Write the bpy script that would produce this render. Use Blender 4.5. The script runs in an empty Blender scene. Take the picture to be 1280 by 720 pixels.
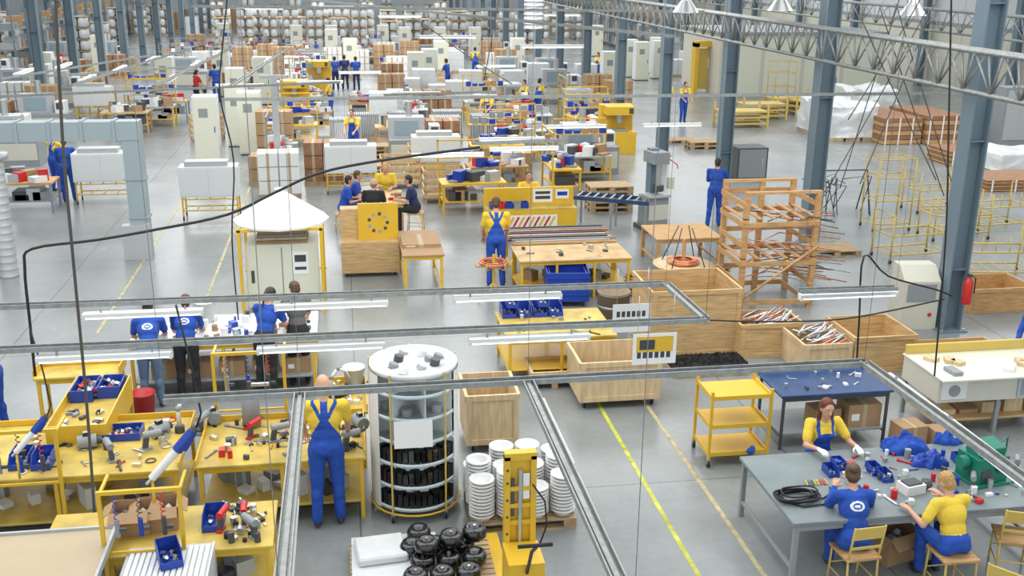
import bpy, math, random
import numpy as np
from mathutils import Vector, Matrix, Euler, noise
V=Vector
RN=random.Random(7)
scene=bpy.context.scene
try:
    scene.view_settings.view_transform='Standard'
    scene.view_settings.look='None'
except Exception: pass

# ------------------------------------------------------------------ camera
CH=6.64; CF=1300.0; TH=math.radians(17.5); PS=math.radians(9.2); RO=0.010
r0=V((math.cos(PS),-math.sin(PS),0)); fw=V((math.sin(PS)*math.cos(TH),math.cos(PS)*math.cos(TH),-math.sin(TH)))
up0=r0.cross(fw)
cx=r0*math.cos(RO)+up0*math.sin(RO); cy=-r0*math.sin(RO)+up0*math.cos(RO)
cd=bpy.data.cameras.new('camera'); cam=bpy.data.objects.new('camera',cd)
scene.collection.objects.link(cam)
M=Matrix.Identity(4)
for i in range(3):
    M[i][0]=cx[i]; M[i][1]=cy[i]; M[i][2]=-fw[i]
M[2][3]=CH
cam.matrix_world=M
cd.sensor_width=36; cd.lens=36*CF/1280; cd.clip_end=400; cd.clip_start=.1
scene.camera=cam

# surveying helpers: where a measured sight line meets the floor plan (or a level / wall plane)
def ray(px,py): return cx*(px-640)+cy*(360-py)+fw*CF
def F(px,py,z=0.0):
    d=ray(px,py); t=(z-CH)/d.z
    return V((d.x*t,d.y*t,z))
def G(px,py,Y):
    d=ray(px,py); t=Y/d.y
    return V((d.x*t,Y,CH+d.z*t))
def RC(fl,fr,bk,z=0.0):
    a=F(*fl,z);b=F(*fr,z);c=F(*bk,z)
    return (a.x,b.x,(a.y+b.y)/2,c.y)
def byfloor(fl,fr,dep):
    a=F(*fl);b=F(*fr);y=(a.y+b.y)/2; return(a.x,b.x,y,y+dep)
def mid(rc): return ((rc[0]+rc[1])/2,(rc[2]+rc[3])/2,0)

# ------------------------------------------------------------------ materials
MATS={}
def mat(name,col,rough=.5,metal=0.0,var=.06,scale=5.0,stretch=(1,1,1),bump=0.0,emit=0.0,coat=0.0):
    if name in MATS: return MATS[name]
    m=bpy.data.materials.new(name); m.use_nodes=True
    nt=m.node_tree; b=nt.nodes['Principled BSDF']
    tc=nt.nodes.new('ShaderNodeTexCoord'); mp=nt.nodes.new('ShaderNodeMapping'); mp.inputs['Scale'].default_value=stretch
    nz=nt.nodes.new('ShaderNodeTexNoise'); nz.inputs['Scale'].default_value=scale; nz.inputs['Detail'].default_value=4
    rp=nt.nodes.new('ShaderNodeMapRange')
    if var>=.15: rp.inputs[1].default_value=.3; rp.inputs[2].default_value=.7
    mx=nt.nodes.new('ShaderNodeMix'); mx.data_type='RGBA'
    mx.inputs[6].default_value=tuple(max(0,c*(1-var)) for c in col)+(1,)
    mx.inputs[7].default_value=tuple(min(1,c*(1+var)) for c in col)+(1,)
    nt.links.new(tc.outputs['Object'],mp.inputs[0]); nt.links.new(mp.outputs[0],nz.inputs['Vector'])
    nt.links.new(nz.outputs['Fac'],rp.inputs[0]); nt.links.new(rp.outputs[0],mx.inputs[0]); nt.links.new(mx.outputs[2],b.inputs['Base Color'])
    b.inputs['Roughness'].default_value=rough; b.inputs['Metallic'].default_value=metal
    if coat: b.inputs['Coat Weight'].default_value=coat
    if bump:
        bp=nt.nodes.new('ShaderNodeBump'); bp.inputs['Strength'].default_value=bump; bp.inputs['Distance'].default_value=.02
        nt.links.new(nz.outputs['Fac'],bp.inputs['Height']); nt.links.new(bp.outputs[0],b.inputs['Normal'])
    if emit:
        b.inputs['Emission Color'].default_value=tuple(col)+(1,); b.inputs['Emission Strength'].default_value=emit
    MATS[name]=m; return m
YEL=mat('yellow_paint',(.68,.42,.03),.38,var=.12,scale=3)
YEL2=mat('yellow_paint_pale',(.60,.43,.10),.45)
YWORN=mat('yellow_worktop',(.52,.37,.07),.5,var=.30,scale=3)
BLU=mat('blue_plastic',(.012,.05,.34),.35)
BLT=mat('blue_worktop',(.02,.055,.15),.4,var=.2)
BCL=mat('blue_cloth',(.014,.07,.37),.85,var=.2,scale=9,bump=.4)
NCL=mat('navy_cloth',(.02,.03,.10),.85,bump=.3)
JEAN=mat('denim_cloth',(.10,.17,.28),.9,bump=.3)
KCL=mat('black_cloth',(.018,.018,.022),.85,bump=.3)
GCL=mat('grey_cloth',(.13,.13,.13),.85,bump=.3)
RCL=mat('red_cloth',(.5,.03,.03),.85)
YCL=mat('yellow_cloth',(.76,.53,.05),.85,var=.12,scale=9,bump=.4)
SKIN=mat('skin',(.58,.32,.21),.5)
LIP=mat('lips',(.42,.12,.1),.5); EYE=mat('eye_dark',(.02,.015,.01),.3); EYW=mat('eye_white',(.75,.75,.73),.3)
HDK=mat('hair_dark',(.025,.015,.01),.5,var=.4,scale=60); HBR=mat('hair_brown',(.09,.045,.02),.5,var=.4,scale=60)
HBL=mat('hair_blonde',(.42,.25,.08),.5,var=.4,scale=60); HRD=mat('hair_auburn',(.12,.025,.012),.5,var=.4,scale=60); HGR=mat('hair_grey',(.22,.17,.13),.6,var=.3,scale=60)
GLV=mat('white_glove',(.75,.75,.72),.8)
SHOE=mat('shoe_leather',(.03,.03,.03),.5)
WHT=mat('white_enamel',(.68,.70,.69),.35,var=.03); WPL=mat('white_plastic',(.76,.76,.74),.3,var=.03)
CRM=mat('cream_panel',(.66,.66,.54),.45,var=.03)
BEI=mat('beige_machine',(.56,.54,.45),.5,var=.05)
GRY=mat('grey_paint',(.25,.27,.28),.5); LGR=mat('light_grey_metal',(.44,.46,.47),.35,metal=.2); DGR=mat('dark_grey',(.06,.064,.068),.5)
PBL=mat('pale_blue_grey_enamel',(.58,.66,.69),.4,var=.04)
TGR=mat('grey_tabletop',(.18,.215,.22),.45,var=.15,scale=2)
COL=mat('column_paint',(.14,.195,.235),.45,var=.10,scale=2)
DUC=mat('duct_paint',(.30,.36,.38),.45,var=.04)
GAL=mat('galvanised_steel',(.58,.60,.61),.3,metal=.85,var=.12,scale=12)
ALU=mat('aluminium',(.68,.68,.66),.3,metal=.8)
RAIL=mat('rail_metal',(.27,.285,.275),.45,metal=.3,var=.2,scale=15)
BLK=mat('black_enamel',(.008,.008,.009),.15,coat=.5); RUB=mat('black_rubber',(.015,.015,.015),.7); BRU=mat('black_bristle',(.01,.01,.01),.9,var=.9,scale=80,bump=1)
PLY=mat('plywood',(.53,.35,.16),.6,var=.24,scale=3,stretch=(1,1,9)); PLL=mat('plywood_pale',(.60,.45,.26),.6,var=.18,scale=3,stretch=(6,1,1))
WOD=mat('timber',(.50,.29,.12),.65,var=.28,scale=4,stretch=(1,8,8)); PAL=mat('pallet_wood',(.42,.30,.17),.75,var=.3,scale=5,stretch=(1,6,1))
CRD=mat('cardboard',(.37,.23,.12),.8,var=.12); TAN=mat('tan_board',(.43,.35,.23),.7)
COP=mat('copper',(.72,.27,.14),.3,metal=.75,var=.2,scale=20)
RED=mat('red_paint',(.52,.02,.02),.35); GRN=mat('green_machine_paint',(.01,.17,.11),.35); PPR=mat('paper',(.78,.78,.76),.8,var=.02)
INK=mat('printed_ink',(.05,.05,.06),.7); WRAP=mat('plastic_wrap',(.60,.62,.62),.28,var=.12,scale=8,bump=.5)
LAMP=mat('lamp_tube',(.95,.97,1.0),.3,var=0,emit=1.3)
BRN=mat('brown_board',(.28,.14,.07),.6,var=.2)
GLS=mat('display_glass',(.25,.32,.36),.1)
FIB=mat('fibre_drum_board',(.32,.23,.15),.7)
ROPE=mat('cable_black',(.012,.012,.013),.6); ROP2=mat('rope_brown',(.08,.07,.055),.8)

# ------------------------------------------------------------------ mesh builder
def basis(d):
    d=d.normalized(); a=V((0,0,1)) if abs(d.z)<.9 else V((1,0,0))
    u=d.cross(a).normalized(); return u,d.cross(u).normalized()
class MB:
    def __init__(s): s.v=[];s.f=[];s.fm=[];s.fs=[];s.mats=[]
    def mi(s,m):
        if m not in s.mats: s.mats.append(m)
        return s.mats.index(m)
    def add(s,vs,fs,m,smooth=False):
        o=len(s.v); s.v+=[tuple(p) for p in vs]; k=s.mi(m)
        for f in fs: s.f.append(tuple(i+o for i in f)); s.fm.append(k); s.fs.append(smooth)
        return s
    def bx(s,x0,y0,z0,x1,y1,z1,m):
        if x1<x0:x0,x1=x1,x0
        if y1<y0:y0,y1=y1,y0
        if z1<z0:z0,z1=z1,z0
        vs=[(x0,y0,z0),(x1,y0,z0),(x1,y1,z0),(x0,y1,z0),(x0,y0,z1),(x1,y0,z1),(x1,y1,z1),(x0,y1,z1)]
        return s.add(vs,[(0,3,2,1),(4,5,6,7),(0,1,5,4),(1,2,6,5),(2,3,7,6),(3,0,4,7)],m)
    def box(s,c,sz,m,rot=(0,0,0)):
        E=Euler(rot).to_matrix(); h=V(sz)/2; c=V(c)
        vs=[c+E@V((h.x*a,h.y*b,h.z*d)) for d in(-1,1) for a,b in((-1,-1),(1,-1),(1,1),(-1,1))]
        return s.add(vs,[(0,3,2,1),(4,5,6,7),(0,1,5,4),(1,2,6,5),(2,3,7,6),(3,0,4,7)],m)
    def cyl(s,p,q,r,m,r2=None,n=12,smooth=True):
        p=V(p);q=V(q); r2=r if r2 is None else r2; u,w=basis(q-p)
        vs=[p+(u*math.cos(2*math.pi*i/n)+w*math.sin(2*math.pi*i/n))*r for i in range(n)]+[q+(u*math.cos(2*math.pi*i/n)+w*math.sin(2*math.pi*i/n))*r2 for i in range(n)]
        s.add(vs,[(i,(i+1)%n,n+(i+1)%n,n+i) for i in range(n)],m,smooth)
        s.add(vs[:n],[tuple(reversed(range(n)))],m); s.add(vs[n:],[tuple(range(n))],m)
        return s
    def tube(s,pts,r,m,n=6,closed=False):
        pts=[V(p) for p in pts]; N=len(pts); rr=r if isinstance(r,(list,tuple)) else [r]*N
        vs=[];pu=None
        for i in range(N):
            if closed: t=pts[(i+1)%N]-pts[i-1]
            else: t=pts[min(i+1,N-1)]-pts[max(i-1,0)]
            t.normalize()
            if pu is None: u,_=basis(t)
            else:
                u=pu-t*pu.dot(t)
                u=u.normalized() if u.length>1e-6 else basis(t)[0]
            w=t.cross(u); pu=u
            vs+=[pts[i]+(u*math.cos(2*math.pi*k/n)+w*math.sin(2*math.pi*k/n))*rr[i] for k in range(n)]
        fs=[(i*n+k,i*n+(k+1)%n,((i+1)%N)*n+(k+1)%n,((i+1)%N)*n+k) for i in range(N if closed else N-1) for k in range(n)]
        if not closed: fs+=[tuple(reversed(range(n))),tuple(range((N-1)*n,N*n))]
        return s.add(vs,fs,m,True)
    def lathe(s,prof,m,c=(0,0,0),n=24,smooth=True):
        c=V(c);vs=[];
        for r,z in prof: vs+=[c+V((r*math.cos(2*math.pi*k/n),r*math.sin(2*math.pi*k/n),z)) for k in range(n)]
        return s.add(vs,[(i*n+k,i*n+(k+1)%n,(i+1)*n+(k+1)%n,(i+1)*n+k) for i in range(len(prof)-1) for k in range(n)],m,smooth)
    def obox(s,x0,y0,z0,x1,y1,z1,t,m,mi=None):
        s.bx(x0,y0,z0,x1,y1,z0+t,mi or m)
        s.bx(x0,y0,z0+t,x1,y0+t,z1,m); s.bx(x0,y1-t,z0+t,x1,y1,z1,m)
        s.bx(x0,y0+t,z0+t,x0+t,y1-t,z1,m); s.bx(x1-t,y0+t,z0+t,x1,y1-t,z1,m); return s
    def ball(s,c,r,m,n=12,k=8,M3=None):
        c=V(c); r=V((r,r,r)) if isinstance(r,(int,float)) else V(r)
        vs=[];fs=[]
        for j in range(k+1):
            a=math.pi*j/k
            for i in range(n):
                b=2*math.pi*i/n; p=V((math.sin(a)*math.cos(b)*r.x,math.sin(a)*math.sin(b)*r.y,math.cos(a)*r.z))
                vs.append(c+(M3@p if M3 else p))
        fs=[(j*n+i,(j+1)*n+i,(j+1)*n+(i+1)%n,j*n+(i+1)%n) for j in range(k) for i in range(n)]
        return s.add(vs,fs,m,True)
    def caster(s,x,y,r=.05,z=None):
        s.cyl((x-.015,y,r),(x+.015,y,r),r,RUB,n=10); s.bx(x-.022,y-.02,r,x+.022,y+.02,2*r+.02,GRY); return s
    def mesh(s,name):
        me=bpy.data.meshes.new(name); me.from_pydata(s.v,[],s.f)
        for m in s.mats: me.materials.append(m)
        me.polygons.foreach_set('material_index',s.fm); me.polygons.foreach_set('use_smooth',s.fs); me.update(); return me
    def obj(s,name,loc=(0,0,0),rz=0.0,bevel=0):
        o=bpy.data.objects.new(name,s.mesh(name)); scene.collection.objects.link(o); o.location=loc; o.rotation_euler=(0,0,rz)
        if bevel:
            b=o.modifiers.new('bevel','BEVEL'); b.width=bevel; b.segments=1; b.limit_method='ANGLE'; b.angle_limit=.9
        return o
def inst(o,loc,rz=0.0,sc=1.0,name=None):
    q=bpy.data.objects.new(name or o.name.split('.')[0],o.data); scene.collection.objects.link(q)
    q.location=loc;q.rotation_euler=(0,0,rz); q.scale=(sc,sc,sc) if isinstance(sc,(int,float)) else sc
    for m in o.modifiers:
        if m.type=='BEVEL':
            b=q.modifiers.new('bevel','BEVEL'); b.width=m.width;b.segments=1;b.limit_method='ANGLE';b.angle_limit=.9
    return q
class Stock:
    """first call places the built object, later calls place linked copies"""
    def __init__(s,name,fn,bevel=0,ext=(.62,.5)): s.n=name;s.fn=fn;s.o=None;s.b=bevel;s.e=ext
    def __call__(s,x,y,z=0,rz=0.0,sc=1.0):
        if s.o is None:
            mb=MB(); s.fn(mb); s.o=mb.obj(s.n,(x,y,z),rz,s.b); s.o.scale=(sc,sc,sc) if isinstance(sc,(int,float)) else sc; return s.o
        return inst(s.o,(x,y,z),rz,sc,s.n)
    def px(s,px,py,z=0,rz=0.0,sc=1.0):
        p=F(px,py,z); return s(p.x,p.y,z,rz,sc)
OCC=[]
def register():
    """record the floor footprint of everything already standing in the hall"""
    bpy.context.view_layer.update(); OCC.clear()
    for o in scene.objects:
        if o.type!='MESH' or o.name.startswith(('floor','wall','ceiling','cable','fluor','lattice','suspension','power_cable','hanging','high_bay','spiral')): continue
        bb=[o.matrix_world@V(c) for c in o.bound_box]
        if min(b.z for b in bb)>1.6: continue
        OCC.append((min(b.x for b in bb),max(b.x for b in bb),min(b.y for b in bb),max(b.y for b in bb)))
def put(st,x,y,rz=0.0,z=0,n=1,tries=True):
    ex,ey=st.e
    if abs(rz)>.8: ex,ey=ey,ex
    ex+=.06;ey+=.06
    for dx,dy in((0,0),(.5,0),(-.5,0),(0,.6),(0,-.6),(1,0),(-1,0),(0,1.3),(0,-1.3),(1,1),(-1,1),(1,-1),(-1,-1)) if tries else ((0,0),):
        a,b,c,d=x+dx-ex,x+dx+ex,y+dy-ey,y+dy+ey
        if not any(a<q[1] and b>q[0] and c<q[3] and d>q[2] for q in OCC):
            OCC.append((a,b,c,d))
            for k in range(n): st(x+dx,y+dy,z+.146*k,rz)
            return True
    return False
def putpx(st,px,py,rz=0.0,n=1): p=F(px,py); return put(st,p.x,p.y,rz,0,n)

# ------------------------------------------------------------------ room shell
def floor_mat():
    m=bpy.data.materials.new('polished_concrete'); m.use_nodes=True; nt=m.node_tree; b=nt.nodes['Principled BSDF']
    tc=nt.nodes.new('ShaderNodeTexCoord')
    n1=nt.nodes.new('ShaderNodeTexNoise'); n1.inputs['Scale'].default_value=.35; n1.inputs['Detail'].default_value=6; n1.inputs['Roughness'].default_value=.65
    n2=nt.nodes.new('ShaderNodeTexNoise'); n2.inputs['Scale'].default_value=9; n2.inputs['Detail'].default_value=5
    r1=nt.nodes.new('ShaderNodeValToRGB'); r1.color_ramp.elements[0].position=.3; r1.color_ramp.elements[1].position=.7
    r1.color_ramp.elements[0].color=(.20,.218,.218,1); r1.color_ramp.elements[1].color=(.31,.33,.325,1)
    mx=nt.nodes.new('ShaderNodeMix'); mx.data_type='RGBA'; mx.blend_type='MULTIPLY'; mx.inputs[0].default_value=.35
    r2=nt.nodes.new('ShaderNodeValToRGB'); r2.color_ramp.elements[0].position=.3; r2.color_ramp.elements[0].color=(.6,.6,.6,1)
    for n in(n1,n2): nt.links.new(tc.outputs['Object'],n.inputs['Vector'])
    nt.links.new(n1.outputs['Fac'],r1.inputs[0]); nt.links.new(n2.outputs['Fac'],r2.inputs[0])
    br=nt.nodes.new('ShaderNodeTexBrick'); br.offset=0; br.inputs['Scale'].default_value=1; br.inputs['Brick Width'].default_value=6; br.inputs['Row Height'].default_value=6; br.inputs['Mortar Size'].default_value=.012
    br.inputs['Color1'].default_value=(1,1,1,1);br.inputs['Color2'].default_value=(.93,.93,.93,1);br.inputs['Mortar'].default_value=(.45,.45,.45,1)
    nt.links.new(tc.outputs['Object'],br.inputs['Vector'])
    nt.links.new(r1.outputs[0],mx.inputs[6]); nt.links.new(r2.outputs[0],mx.inputs[7])
    m2=nt.nodes.new('ShaderNodeMix'); m2.data_type='RGBA'; m2.blend_type='MULTIPLY'; m2.inputs[0].default_value=.8
    nt.links.new(mx.outputs[2],m2.inputs[6]); nt.links.new(br.outputs['Color'],m2.inputs[7]); nt.links.new(m2.outputs[2],b.inputs['Base Color'])
    mr=nt.nodes.new('ShaderNodeMapRange'); mr.inputs[3].default_value=.16; mr.inputs[4].default_value=.34
    nt.links.new(n1.outputs['Fac'],mr.inputs[0]); nt.links.new(mr.outputs[0],b.inputs['Roughness'])
    return m
FL=floor_mat()
XL,XR,YN,YF,ZC=-34,33,2,128,9.6
MB().bx(XL,YN,-.2,XR,YF,0,FL).obj('floor')
WLL=mat('wall_panel_white',(.58,.60,.60),.6,var=.05,scale=1); WBE=mat('wall_panel_beige',(.56,.54,.45),.6,var=.05,scale=.6)
def wall_panels(mb,x,y0,y1,z0,z1,m,side):
    y=y0
    while y<y1:
        mb.bx(x,y+.02,z0,x+side*.25,min(y+3,y1)-.02,z1,m); y+=3
w=MB(); w.bx(XR+.25,YN,0,XR+.4,YF,ZC,WLL); wall_panels(w,XR,YN,YF,0,3.4,WBE,1); w.bx(XR,YN,3.4,XR+.25,YF,3.6,GRY); wall_panels(w,XR,YN,YF,3.6,ZC,WLL,1); w.obj('wall_right')
w=MB(); w.bx(XL-.4,YN,0,XL-.25,YF,ZC,WLL); wall_panels(w,XL-.25,YN,YF,0,ZC,WLL,1); w.obj('wall_left')
w=MB(); x=XL
while x<XR:
    w.bx(x+.02,YF,0,min(x+4,XR)-.02,YF+.25,ZC,WLL); x+=4
w.bx(XL,YF+.25,0,XR,YF+.4,ZC,WLL); w.obj('wall_back')
CEI=mat('roof_sheet',(.5,.51,.51),.6)
w=MB(); x=XL
while x<XR:
    w.bx(x,YN,ZC,x+2.6,YF,ZC+.15,CEI); x+=6.7
y=YN
while y<YF:
    w.bx(XL,y,ZC-.3,XR,y+.2,ZC,CEI); y+=6
w.obj('ceiling')
LINE=mat('floor_line_yellow',(.44,.45,.06),.5,var=.4,scale=6); LIN2=mat('floor_line_worn',(.42,.37,.20),.5,var=.4,scale=6)
for (px,py,m,y0,y1) in ((814,618,LINE,6,17.2),(882,613,LIN2,6,17.5),(275,330,LIN2,20,40),(190,310,LIN2,19,60),(560,395,LIN2,20.5,34)):
    X=F(px,py).x; MB().bx(X-.03,y0,.0,X+.03,y1,.004,m).obj('floor_marking')

# ------------------------------------------------------------------ columns / trusses
def column(mb,h=ZC,w=.38):
    mb.bx(-w/2,-.19,0,-w/2+.03,.19,h,COL);mb.bx(w/2-.03,-.19,0,w/2,.19,h,COL);mb.bx(-w/2+.03,-.015,0,w/2-.03,.015,h,COL)
    mb.bx(-.28,-.28,0,.28,.28,.03,COL)
    for x in(-.22,.22):
        for y in(-.23,.23): mb.cyl((x,y,.03),(x,y,.07),.02,GAL,n=6)
    z=1.2
    while z<h: mb.bx(-w/2+.03,-.15,z,w/2-.03,-.015,z+.02,COL); z+=2.4
COLM=Stock('steel_column',column)
XC=11.2; YC0=17.2; SPC=6.2
for i in range(17): COLM(XC,YC0+SPC*i)
for i in range(13): COLM(-12.6,47+6*i)
for i in range(10): COLM(-25,50+6*i)
for i in range(12): COLM(XR-.45,22+8.5*i)
def truss(name,A,B,h,r=.045,step=.8,m=RAIL,wd=.25):
    A=V(A);B=V(B);mb=MB();d=(B-A);L=d.length;d.normalize();n=int(L/step); sd=d.cross(V((0,0,1))).normalized()*wd
    for o in(-sd/2,sd/2): mb.tube([A+o,B+o],r,m,4)
    mb.tube([A-V((0,0,h)),B-V((0,0,h))],r,m,4)
    for i in range(n):
        p=A+d*(L*i/n);q=A+d*(L*(i+.5)/n)-V((0,0,h));p2=A+d*(L*(i+1)/n)
        for o in(-sd/2,sd/2): mb.tube([p+o,q],r*.5,m,4);mb.tube([q,p2+o],r*.5,m,4)
        mb.tube([p-sd/2,p+sd/2],r*.5,m,4)
    return mb.obj(name)
truss('lattice_truss',(XC-.55,10,5.25),(XC-.55,60,5.25),.7)
truss('lattice_truss',(XC+3,12,5.6),(XC+3,75,5.6),.5,r=.03)
for i in range(4):
    y=42+12.4*i; truss('lattice_truss',(-12.3,y,6.5),(XC-.25,y,6.5),.35,r=.03)

# ------------------------------------------------------------------ overhead lighting rails
def rail(p,q,z=2.6,w=.10,hang=True):
    a=F(*p,z);b=F(*q,z); mb=MB(); d=(b-a); L=d.length; d.normalize(); s=V((d.y,-d.x,0))
    def bar(o,hw,z0,z1):
        vs=[a+s*(o-hw)+V((0,0,z0)),a+s*(o+hw)+V((0,0,z0)),b+s*(o+hw)+V((0,0,z0)),b+s*(o-hw)+V((0,0,z0))]
        vs+= [v+V((0,0,z1-z0)) for v in vs]
        mb.add(vs,[(0,3,2,1),(4,5,6,7),(0,1,5,4),(1,2,6,5),(2,3,7,6),(3,0,4,7)],RAIL)
    bar(0,w/2,0,.008); bar(-w/2,.006,0,.055); bar(w/2,.006,0,.055); bar(0,.02,.008,.03)
    n=max(1,int(L/4.5))
    if hang:
        for i in range(n+1):
            c=a+d*(L*i/n); mb.tube([c+V((0,0,.03)),V((c.x,c.y,ZC-.3))],.003,RAIL,4)
    mb.obj('cable_tray_rail')
def lampfix(mb,L=1.4):
    mb.bx(-L/2,-.06,.03,L/2,.06,.075,WHT); mb.cyl((-L/2+.03,-.025,.015),(L/2-.03,-.025,.015),.016,LAMP,n=8); mb.cyl((-L/2+.03,.03,.015),(L/2-.03,.03,.015),.016,LAMP,n=8)
    mb.bx(-L/2,-.05,-.005,-L/2+.03,.05,.03,WHT);mb.bx(L/2-.03,-.05,-.005,L/2,.05,.03,WHT)
    mb.bx(-L/2+.2,-.01,.075,-L/2+.22,.01,.12,GRY);mb.bx(L/2-.22,-.01,.075,L/2-.2,.01,.12,GRY)
LF=Stock('fluorescent_lamp',lampfix)
RZ=2.6
rail((205,503),(1080,456));rail((-60,443),(882,402));rail((-60,388),(832,357))
rail((832,357),(882,402));rail((375,497),(350,760));rail((660,480),(792,770));rail((1080,456),(1330,640))
for px,py in((132,450),(402,438),(662,427),(180,396),(415,385),(635,375)): LF.px(px,py,RZ-.125)
for px,py in((366,600),(360,690),(690,545),(738,655),(1150,508),(1225,565)):
    p=F(px,py,RZ-.125); LF(p.x,p.y,RZ-.125,math.pi/2)
p=F(1060,372,2.3); LF(p.x,p.y,2.3); rail((1000,366),(1120,362),2.43)
rail((280,126),(1207,118),4.0,.08)
rail((90,108),(235,62),3.2);rail((195,108),(292,60),3.2);rail((290,108),(362,60),3.2);rail((0,122),(425,104),3.2);rail((60,96),(250,84),3.2);rail((0,100),(190,70),3.2)
for px,py in((110,100),(150,88),(190,76),(215,100),(245,82),(272,68),(310,98),(335,78),(30,92),(80,84)):
    p=F(px,py,3.05); LF(p.x,p.y,3.05,math.pi/2,1.3)
for px,py in((300,108),(400,104),(640,176),(655,188),(560,196),(520,118),(720,160),(840,158),(590,122),(500,22),(700,20),(420,10),(330,12),(560,48),(690,60),(450,92),(620,84)):
    p=F(px,py,3.0); LF(p.x,p.y,3.0,0,1.0 if py>60 else 2.0)
rail((590,181),(702,177),3.1);rail((480,120),(620,116),3.1)
rail((240,9),(880,16),5.4,.2);rail((380,0),(840,47),5.2,.15)
def highbay(mb):
    mb.lathe([(.02,.5),(.09,.48),(.1,.3),(.14,.24),(.3,.02),(.31,0),(.27,.02),(.12,.22),(0,.22)],ALU,n=18); mb.tube([(0,0,.5),(0,0,3)],.01,ROPE,4)
HB=Stock('high_bay_lamp',highbay)
for px,py,Y in((857,16,24),(975,14,24),(1140,20,22)):
    p=G(px,py,Y); HB(p.x,Y,p.z)
mb=MB(); a=G(667,36,34)
for i in range(30): mb.lathe([(.32,i*.14),(.34,i*.14+.02),(.32,i*.14+.04),(.32,i*.14+.14)],GAL,(a.x,34,a.z),20)
mb.lathe([(.0,0),(.32,0)],GAL,(a.x,34,a.z),20); mb.obj('spiral_duct')

def cable(pts,r=.015,m=ROPE,name='power_cable',sub=4):
    P=[V(p) for p in pts]; out=[]
    for i in range(len(P)-1):
        p0=P[max(i-1,0)];p1=P[i];p2=P[i+1];p3=P[min(i+2,len(P)-1)]
        for k in range(sub):
            t=k/sub; out.append(.5*((2*p1)+(p2-p0)*t+(2*p0-5*p1+4*p2-p3)*t*t+(3*p1-p0-3*p2+p3)*t**3))
    out.append(P[-1]); return MB().tube(out,r,m,6).obj(name)
cable([G(x,y,12) for x,y in((44,470),(37,400),(31,335),(40,311),(120,300),(200,286),(285,268),(345,240),(400,216),(480,200),(600,184))],.017)
cable([G(x,y,13) for x,y in((298,400),(290,300),(292,200),(275,120),(278,60),(290,-60))],.010)
cable([G(x,y,13) for x,y in((880,400),(960,402),(1060,398),(1180,374))],.012)
cable([G(x,y,15) for x,y in((1070,470),(1074,400),(1080,320),(1110,345),(1170,362),(1190,370))],.016)
cable([G(x,y,12.5) for x,y in((1168,470),(1182,300),(1186,150),(1190,-40))],.012)
cable([G(x,y,8) for x,y in((118,640),(108,500),(92,330),(78,170),(68,-30))],.012,ROP2,'hanging_rope')
for (a,b) in(((1035,235),(1160,10)),((1050,235),(1130,-20)),((1075,230),(1168,5)),((1180,245),(1100,10)),((1192,235),(1120,5)),((1170,225),(1075,20)),((1060,150),(1150,0)),((605,100),(625,-10)),((530,30),(640,105))):
    p=G(*a,20);q=G(*b,20); cable([p,(p+q)/2+V((0,0,-.04)),q],.011,DGR,'suspension_cord')

# ------------------------------------------------------------------ furniture builders
def table(name,rc,z,top,leg,th=.04,shelf=None,lip=0,mid=0,bevel=.006,r=.025,back=0,backm=None,cast=False):
    x0,x1,y0,y1=rc; L=x1-x0;W=y1-y0;mb=MB()
    mb.bx(-L/2,-W/2,z-th,L/2,W/2,z,top)
    xs=[-L/2+.06,L/2-.06]+[ -L/2+L*(i+1)/(mid+1) for i in range(mid)]
    for x in xs:
        for y in(-W/2+.05,W/2-.05):
            z0=0
            if cast: mb.caster(x,y); z0=.1
            mb.bx(x-r,y-r,z0,x+r,y+r,z-th,leg)
        mb.bx(x-r*.8,-W/2+.05,.18,x+r*.8,W/2-.05,.22,leg)
    for y in(-W/2+.05,W/2-.05): mb.bx(-L/2+.06,y-r*.8,z-th-.07,L/2-.06,y+r*.8,z-th,leg)
    if shelf: mb.bx(-L/2+.05,-W/2+.05,.22,L/2-.05,W/2-.05,.25,shelf)
    if lip: mb.bx(-L/2,W/2-.02,z,L/2,W/2,z+lip,leg);mb.bx(-L/2,-W/2+.02,z,-L/2+.02,W/2-.02,z+lip,leg);mb.bx(L/2-.02,-W/2+.02,z,L/2,W/2-.02,z+lip,leg)
    if back:
        for x in(-L/2+.03,L/2-.03): mb.bx(x-.02,W/2-.04,z,x+.02,W/2,z+back,leg)
        mb.bx(-L/2,W/2-.03,z+back*.3,L/2,W/2,z+back,backm or leg)
    return mb.obj(name,((x0+x1)/2,(y0+y1)/2,0),0,bevel)
def bin_(mb,L=.22,W=.36,H=.17,m=BLU):
    t=.008
    mb.bx(-L/2,-W/2,0,L/2,W/2,t,m);mb.bx(-L/2,W/2-t,t,L/2,W/2,H,m);mb.bx(-L/2,-W/2,t,L/2,-W/2+t,H*.45,m)
    for x in(-L/2,L/2-t):
        vs=[(x,-W/2,t),(x+t,-W/2,t),(x+t,W/2,t),(x,W/2,t),(x,-W/2,H*.45),(x+t,-W/2,H*.45),(x+t,-W/2+.1,H),(x,-W/2+.1,H),(x+t,W/2,H),(x,W/2,H)]
        mb.add(vs,[(0,4,7,9,3),(1,2,8,6,5),(4,5,6,7),(7,6,8,9),(2,3,9,8),(0,1,5,4)],m)
    rr=random.Random(3)
    for i in range(9): mb.box((rr.uniform(-L/2+.04,L/2-.04),rr.uniform(-W/2+.05,W/2-.05),t+.02+rr.random()*.02),(.05,.03,.03),rr.choice([GAL,DGR,COP,GRY]),(rr.random(),rr.random(),rr.random()*3))
BIN=Stock('blue_parts_bin',bin_)
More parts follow.
